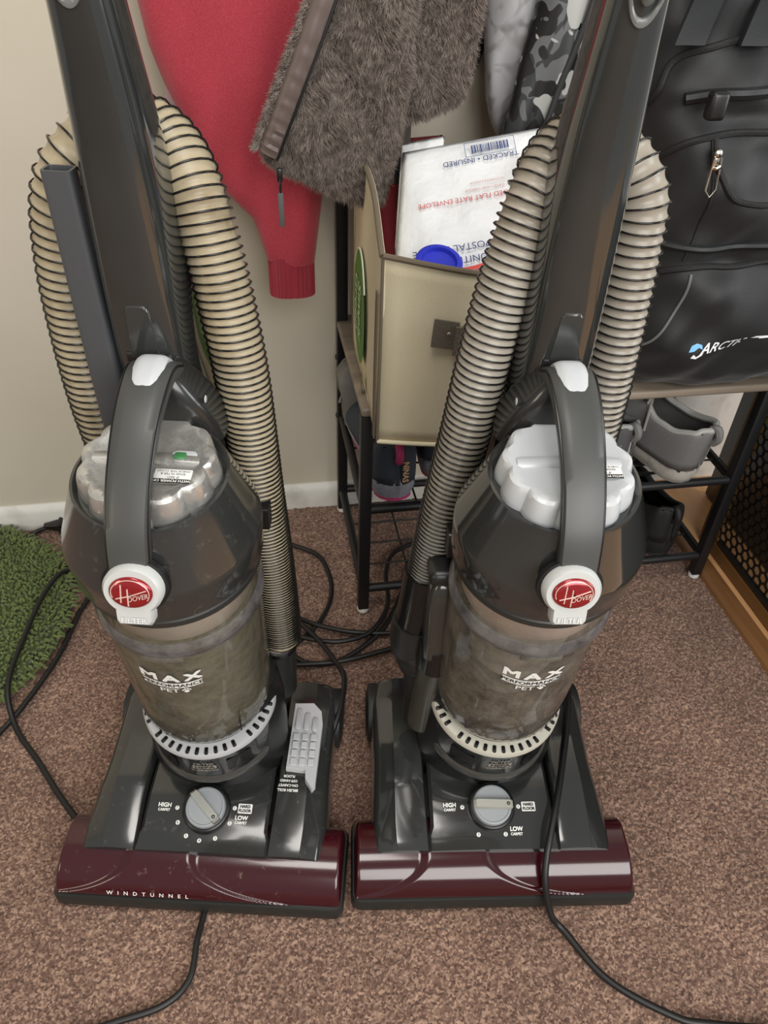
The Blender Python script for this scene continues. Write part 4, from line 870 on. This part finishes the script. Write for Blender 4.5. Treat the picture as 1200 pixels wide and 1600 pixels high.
# zip edge: quilted brown tape, teeth line, slider and pull
zp = catmull([(.024, .966, .738), (.038, .962, .770), (.057, .960, .812), (.084, .960, .872), (.13, .965, .98)], 8)
rows = []
for k, p in enumerate(zp):
    q = .0022*math.sin(k*2.4); rows.append([tuple(np.array(p)+np.array((d, y_+q*(.3+.7*(1-abs(d-.010)/.010)), -d*.55))-np.array(fo)) for d, y_ in ((-.004, .006), (.0, -.004), (.006, -.009), (.013, -.009), (.019, -.006), (.022, .004))])
B().add(*g_loft(rows)).go('zip_facing', M('brown_satin', '5a4c47', .45, sheen=.2), fj)
B().add(*g_tube([tuple(np.array(p)+np.array((.021, -.006, -.012))-np.array(fo)) for p in zp], .0016, 6)).go('zip_teeth', m_blackp, fj)
b = B()
for k in range(5200):   # fuzzy trim along the zip edge
    i = random.random()*(len(zp)-2); j = int(i); p = np.array(zp[j])*(1-i+j)+np.array(zp[j+1])*(i-j)-np.array(fo)+np.array((random.uniform(-.008, .0), random.uniform(-.006, .004), random.uniform(-.002, .002)))
    d = np.array((random.gauss(-.75, .4), random.gauss(-.45, .4), random.gauss(-.25, .45))); d *= random.uniform(.004, .0085)/np.linalg.norm(d)
    q = np.array((random.gauss(0, 1), random.gauss(0, 1), random.gauss(0, 1))); q *= .0004/np.linalg.norm(q); b.add([p-q, p+q, p+d], [(0, 1, 2)])
tr_ = obj('fuzzy_trim', b.v, b.f, m_pile, fj, False); tr_['kind'] = 'stuff'
sl_ = B().add(*g_box(tuple(np.array((.0465, .952, .712))-np.array(fo)), (.007, .006, .016), .002)).go('zip_slider', m_blackp, fj)
B().add(*g_tube(catmull([tuple(np.array(p)-np.array(fo)) for p in ((.0465, .949, .708), (.0455, .946, .700), (.0465, .947, .693), (.0475, .949, .700), (.0465, .949, .708))], 4), .0010, 6)).go('pull_ring', m_blackp, sl_)
B().add(*g_box(tuple(np.array((.0462, .947, .673))-np.array(fo)), (.0066, .0022, .040), .001)).go('pull_tag', M('tag_gray', '4e4e4e', .7), sl_)
# inner lining edge of the jacket hanging below the back panel
lc = []
for k, (x0, x1, c_) in enumerate(((.172, .186, '463b36'), (.186, .197, '6b5c55'), (.197, .206, '1e1b1a'), (.206, .216, '3f3733'))):
    B().add(*off(g_loft([[(x0+dx, y_, z_) for dx, y_ in ((0, 1.015), (x1-x0, 1.012), (x1-x0, 1.020), (0, 1.022))] for z_, dx in ((.682, -.006), (.72, .006), (.77, .022), (.82, .03))]), fo)).go('lining_strip', M('lining_%d' % k, c_, .6), fj)
# pale camouflage jacket and dark camouflage jacket
m_pc = camo('pale_camo', ('b0b0b2', (('7f7d7c', .50, 0.), ('94918e', .52, 3.)), .14), 26)
m_dc = camo('dark_camo', ('2d3032', (('5c5f61', .50, 0.), ('101114', .51, 4.), ('a0a29f', .565, 9.)), .012), 25, .5)
jo = (.36, 1.1, .72)
pj_ = empty('pale_jacket', jo); tag(pj_, 'pale gray camouflage sleeve hanging beside the fleece jacket', 'jacket')
B().add(*off(tubecloth([(.715, .362, .376, 1.12, .008), (.73, .352, .384, 1.12, .016), (.76, .343, .392, 1.12, .026), (.80, .336, .402, 1.12, .030), (.88, .328, .412, 1.12, .034), (1.2, .32, .43, 1.13, .03), (1.44, .35, .40, 1.14, .02)], fold=(.0045, 4.2, 2.)), jo)).go('sleeve', m_pc, pj_)
jo = (.42, 1.08, .72)
dj = empty('camouflage_jacket', jo); tag(dj, 'dark gray camouflage jacket hanging between the pale sleeve and the right vacuum handle', 'jacket')
B().add(*off(tubecloth([(.690, .350, .50, 1.062, .018), (.735, .352, .52, 1.060, .020), (.76, .358, .53, 1.060, .024), (.82, .366, .53, 1.060, .026), (.895, .380, .53, 1.060, .028), (1.2, .40, .53, 1.10, .03), (1.44, .44, .49, 1.12, .02)], fold=(.004, 4.5, 1.)), jo)).go('front_panel', m_dc, dj)
B().add(*off(g_tube(catmull([(.385, 1.036, .700), (.400, 1.033, .745), (.413, 1.031, .80), (.435, 1.028, .885), (.45, 1.04, 1.0)], 8), .0042, 8), jo)).go('placket', m_sk, dj)
B().add(*off(g_tube(catmull([(.408, 1.030, .775), (.435, 1.030, .780), (.47, 1.034, .778)], 6), .0016, 6), jo)).go('pocket_seam', m_blackp, dj)
o_ = B().add(*tubecloth([(.772, .312, .332, 1.17, .008), (.80, .300, .345, 1.17, .012), (.88, .292, .355, 1.17, .014), (1.44, .30, .34, 1.17, .012)], fold=(.003, 5, 1.))).go('black_garment', M('black_cloth', '0e0e10', .9), None); tag(o_, 'black garment hanging behind the fleece jacket and the pale sleeve', 'garment')
o_ = B().add(*tubecloth([(.60, -.105, -.085, 1.16, .006), (.64, -.118, -.078, 1.16, .010), (.68, -.115, -.070, 1.16, .012), (.75, -.09, -.03, 1.165, .012), (1.1, -.05, .05, 1.17, .012), (1.44, .12, .18, 1.17, .01)], fold=(.003, 5, 1.))).go('pink_garment', M('pale_pink_cloth', 'b59aa0', .9), None); tag(o_, 'pale pink garment end showing between the left handle and its hose', 'garment')
o_ = B().add(*tubecloth([(.86, .50, .62, 1.10, .02), (.90, .47, .66, 1.10, .03), (1.2, .50, .62, 1.12, .03), (1.44, .54, .58, 1.13, .02)], fold=(.004, 4, 1.))).go('blue_garment', M('navy_cloth', '1f3a5c', .9), None); tag(o_, 'dark blue garment at the top above the backpack', 'garment')

# ------------------------------------------------------------------ backpack on the bench
m_nyl = M('black_nylon', '0e0f11', .55, spec=.4, sheen=.15, bump=(700, .35, .0006)); m_nyl2 = M('black_nylon_panel', '121417', .5, spec=.45, bump=(700, .35, .0006)); m_zip = M('zip_tape', '0c0c0d', .7, bump=(500, .6, .001))
pb = (.66, .98, .417); bpk = empty('backpack', pb); tag(bpk, 'large black nylon backpack with metal zip pulls and blue white logo on the bench', 'backpack')
SEC = np.array([(.417, .545, .80, .925, 1.12), (.425, .520, .83, .900, 1.14), (.45, .508, .85, .882, 1.15), (.50, .506, .86, .866, 1.15), (.57, .512, .86, .862, 1.15), (.64, .508, .86, .868, 1.15), (.70, .500, .86, .868, 1.15), (.76, .490, .86, .876, 1.15), (.81, .480, .85, .892, 1.15), (.87, .480, .84, .925, 1.15), (.93, .50, .82, .965, 1.15), (.98, .55, .78, 1.0, 1.14), (1.0, .60, .74, 1.03, 1.12)])
def bsurf(t, z_, push=0.):
    xl, xr, ya, yb = (float(np.interp(z_, SEC[:, 0], SEC[:, i])) for i in (1, 2, 3, 4)); c = (xl+xr)/2; hw = (xr-xl)/2; yc = (ya+yb)/2; d = (yb-ya)/2
    cx, sy = math.cos(t), math.sin(t)
    x = c+(hw+push)*math.copysign(abs(cx)**.55, cx); y = yc+(d+push)*math.copysign(abs(sy)**.55, sy)
    if sy < 0:
        fz_ = abs(sy)
        y += -.016*fz_*math.exp(-((z_-.50)/.085)**2)*1.2+.010*math.exp(-((z_-.615)/.018)**2)*fz_-.010*fz_*math.exp(-((z_-.69)/.05)**2)+.008*fz_*math.exp(-((z_-.785)/.014)**2)
        y += .0045*math.sin(x*38+z_*55)*fz_+.003*math.sin(x*85-z_*70)*fz_
    return (x, y, z_)
rows = [[bsurf(2*pi*k/120, z_) for k in range(120)] for z_ in np.linspace(.417, 1.0, 110)]
B().add(*off(g_loft(rows), pb)).go('bag_body', m_nyl, bpk, True, None)
_T = np.linspace(pi, 2*pi, 400)
def onb(x, z_, push=.001):  # point of the front surface at a given x, z
    xs = [bsurf(t, z_)[0] for t in _T[::4]]; t = float(np.interp(x, xs, _T[::4])); p = np.array(bsurf(t, z_)); return tuple(p+np.array((0, -push, 0))-np.array(pb))
def seam(name, pts, r, mat, parent=bpk, push=.001): return B().add(*g_tube([onb(p[0], p[1], push) for p in catmull([(a, b_, 0) for a, b_ in pts], 8)], r, 8)).go(name, mat, parent)
seam('pocket_zip', [(.498, .69), (.500, .722), (.514, .748), (.535, .762), (.575, .768), (.63, .772), (.70, .774), (.78, .76)], .0042, m_zip)
seam('pocket_zip', [(.510, .478), (.507, .53), (.515, .575), (.535, .600), (.568, .612), (.62, .612), (.68, .617), (.76, .622)], .0042, m_zip)
seam('flap_zip', [(.490, .79), (.505, .835), (.54, .852), (.58, .858), (.64, .852), (.72, .84)], .0042, m_zip)
seam('panel_zip', [(.556, .764), (.563, .735), (.580, .708), (.605, .697), (.66, .698), (.74, .71)], .0036, m_zip)
seam('piping', [(.568, .604), (.566, .575), (.556, .545), (.536, .508), (.512, .482)], .0020, M('gray_piping', '5d5f60', .5))
seam('side_seam', [(.552, .765), (.560, .71), (.562, .66), (.556, .62)], .0016, m_zip)
seam('compression_strap', [(.52, .800), (.56, .808), (.62, .812), (.70, .815), (.78, .81)], .0070, m_nyl2)
seam('compression_strap', [(.505, .640), (.55, .636), (.62, .640), (.72, .655)], .0055, m_nyl2)
B().add(*off(g_box((.535, .868, .802), (.022, .016, .030), .005, 3), pb)).go('strap_buckle', m_blackp, bpk)
# shoulder straps folded over the top
for k, x0 in enumerate((.505, .585, .66)):
    B().add(*off(g_loft([[(x0+dx+w_, y_, z_) for w_ in (-.018, .018)]+[(x0+dx+w_, y_+.006, z_) for w_ in (.018, -.018)] for dx, y_, z_ in ((0, .905, .855), (.01, .915, .875), (.028, .935, .90), (.045, .955, .93), (.05, .985, .97))]), pb)).go('shoulder_strap', m_nyl2, bpk, True, 60)
m_nickel = M('nickel', 'cfc9bd', .22, 1.)
def pull(x, z_, tilt):
    c = np.array(onb(x, z_, .013)); R_ = Matrix.Rotation(tilt, 3, 'Y')
    P_ = lambda a, h, d=0.: tuple(c+np.array(R_ @ Vector((a, -d, h))))
    s_ = B().add(*g_lathe([(.001, .004), (.0035, .0035), (.0052, .002), (.0052, -.003)], 16, lambda p: P_(p[0], p[1], p[2]+.003))).add(*g_box(P_(0, -.008, .003), (.007, .005, .010), .0015)).go('zip_slider', m_nickel, bpk)
    B().add(*g_tube([P_(a, h, .006) for a, h in ((-.0045, -.004), (-.0055, -.020), (-.0068, -.040), (-.0005, -.0485), (.0062, -.040), (.0052, -.020), (.0045, -.004))], .0011, 6)).go('zip_pull', m_nickel, s_)
    B().add(*g_tube([P_(a, h, .006) for a, h in ((-.005, -.014), (0, -.0165), (.005, -.014))], .0022, 6)).go('pull_bar', m_nickel, s_)
pull(.553, .752, math.radians(-4)); pull(.508, .716, math.radians(14))
# logo
m_lw = M('logo_white_paint', 'e4e6ea', .5); m_lbz = M('logo_blue_paint', '6fb0dd', .5)
def tfl(p): x = .588+p[0]; z_ = .498+p[1]+p[0]*.20; return onb(x, z_, .0012)
text('logo_lettering', [('ARCTIC', .046, .004, .021, dict(bold=.01, sx=.85)), ('HUNTER', .088, .004, .0095, dict(bold=.02, sx=.8))][:1], m_lw, bpk, lambda p: tfl((p[0]+.35*p[1], p[1]*(1.05-4.5*p[0]), 0)))
B().add([tfl((u_, v_, 0)) for u_, v_ in ((.086, .004), (.116, .0035), (.115, .0062), (.086, .0085))], [(0, 1, 2, 3)]).go('logo_tail', m_lw, bpk, False)
B().add([tfl((u_, v_, 0)) for u_, v_ in ((-.001, .003), (.002, .011), (.009, .013), (.016, .010), (.017, .004), (.012, .007), (.006, .003))], [tuple(range(7))]).go('logo_mark_blue', m_lbz, bpk, False)
B().add([tfl((u_, v_, 0)) for u_, v_ in ((.003, -.006), (.006, -.001), (.010, -.005), (.018, .0), (.023, .008), (.017, -.004), (.010, -.008))], [tuple(range(7))]).go('logo_mark_white', m_lw, bpk, False)

# ------------------------------------------------------------------ green shag rug
rc = (-.575, .962); rug = empty('shag_rug', (rc[0], rc[1], 0)); tag(rug, 'green shaggy chenille rug at the left edge beside the baseboard', 'rug')
m_rug = M('rug_green', '67743f', .9, spec=.15, sheen=.2, var=(120, '4f5b33', .35, .65)); 
ra, rb = .226, .236
B().add(*g_loft([[(ra*k*math.cos(t), rb*k*math.sin(t), z_) for t in np.linspace(0, 2*pi, 64, endpoint=False)] for k, z_ in ((.97, .001), (1, .004), (.97, .012), (.01, .014))])).go('rug_backing', m_rug, rug)
b = B(); cnt = 0
g = .0068
for iy in range(int(-rb/g), int(rb/g)+1):
    for ix in range(int(-ra/g), int(ra/g)+1):
        x = (ix+.5*(iy % 2))*g+random.uniform(-.002, .002); y = iy*g+random.uniform(-.002, .002); e = (x/ra)**2+(y/rb)**2
        if e > 1 or rc[0]+x < -.66: continue
        rim = max(0, e-.72)/.28; d = Vector((x, y, 0)).normalized(); l = .013+.010*rim
        dx, dy = random.uniform(-.006, .006)+d.x*.016*rim, random.uniform(-.006, .006)+d.y*.016*rim
        b.add(*g_tube([(x, y, .010), (x+dx*.4, y+dy*.4, .010+l*.75*(1-.35*rim)), (x+dx, y+dy, .010+l*(1-.75*rim))], [.0021, .0024, .0017], 5))
tf_ = b.go('rug_tufts', m_rug, rug, True, None); tf_['kind'] = 'stuff'

# ------------------------------------------------------------------ mesh gate on the right with black board behind
m_gate = wood('gate_wood', '8a6338', '6b4826', 34, 'y', .4); m_gpost = wood('gate_post_wood', '8d6a3a', '5f4220', 34, 'z', .4)
gx = .842; gate = empty('pet_gate', (gx, .6, 0)); tag(gate, 'wooden framed pet gate with black hexagon mesh standing on the wood floor', 'gate')
G = lambda p: (p[0]-gx, p[1]-.6, p[2])
B().add(*off(g_box((gx+.008, .46, .014), (.016, 1.0, .028), .002), (gx, .6, 0))).go('bottom_rail', m_gate, gate)
B().add(*off(g_box((gx+.008, .985, .199), (.018, .034, .398), .002), (gx, .6, 0))).go('post', m_gpost, gate)
B().add(*off(g_box((gx+.008, .46, .385), (.018, 1.0, .026), .002), (gx, .6, 0))).go('top_rail', m_gate, gate)
b = B(); hp = .0195; R0 = hp/math.sqrt(3); Ri = R0*.82
ny = int(.62/hp); nz = int(.325/(R0*1.5))
for j in range(nz):
    for i in range(ny):
        cy = .36+(i+.5*(j % 2))*hp; cz = .048+j*R0*1.5
        if cy > .962: continue
        ang = [pi/6+k*pi/3 for k in range(6)]
        V_ = [(x_, cy+r_*math.cos(a), cz+r_*math.sin(a)) for x_, r_ in ((gx+.004, R0), (gx+.004, Ri), (gx+.007, Ri), (gx+.007, R0)) for a in ang]
        F_ = []
        for k in range(6):
            k2 = (k+1) % 6
            for q in range(3): F_.append((q*6+k, q*6+k2, (q+1)*6+k2, (q+1)*6+k))
        b.add([G(p) for p in V_], F_)
hx_ = b.go('hexagon_mesh', M('mesh_black', '0d0d0d', .35), gate, False); hx_['kind'] = 'stuff'
B().add(*off(g_box((gx+.005, .46, .034), (.008, .98, .014), .001), (gx, .6, 0))).go('mesh_edge', m_black, gate)
o_ = B().add(*g_box((.935, .66, .30), (.02, .95, .598), .004)).add(*g_box((.924, .66, .585), (.010, .95, .03), .002)).go('black_board', M('black_board', '0c0c0d', .3), None); tag(o_, 'black board standing behind the hexagon mesh gate', 'board')
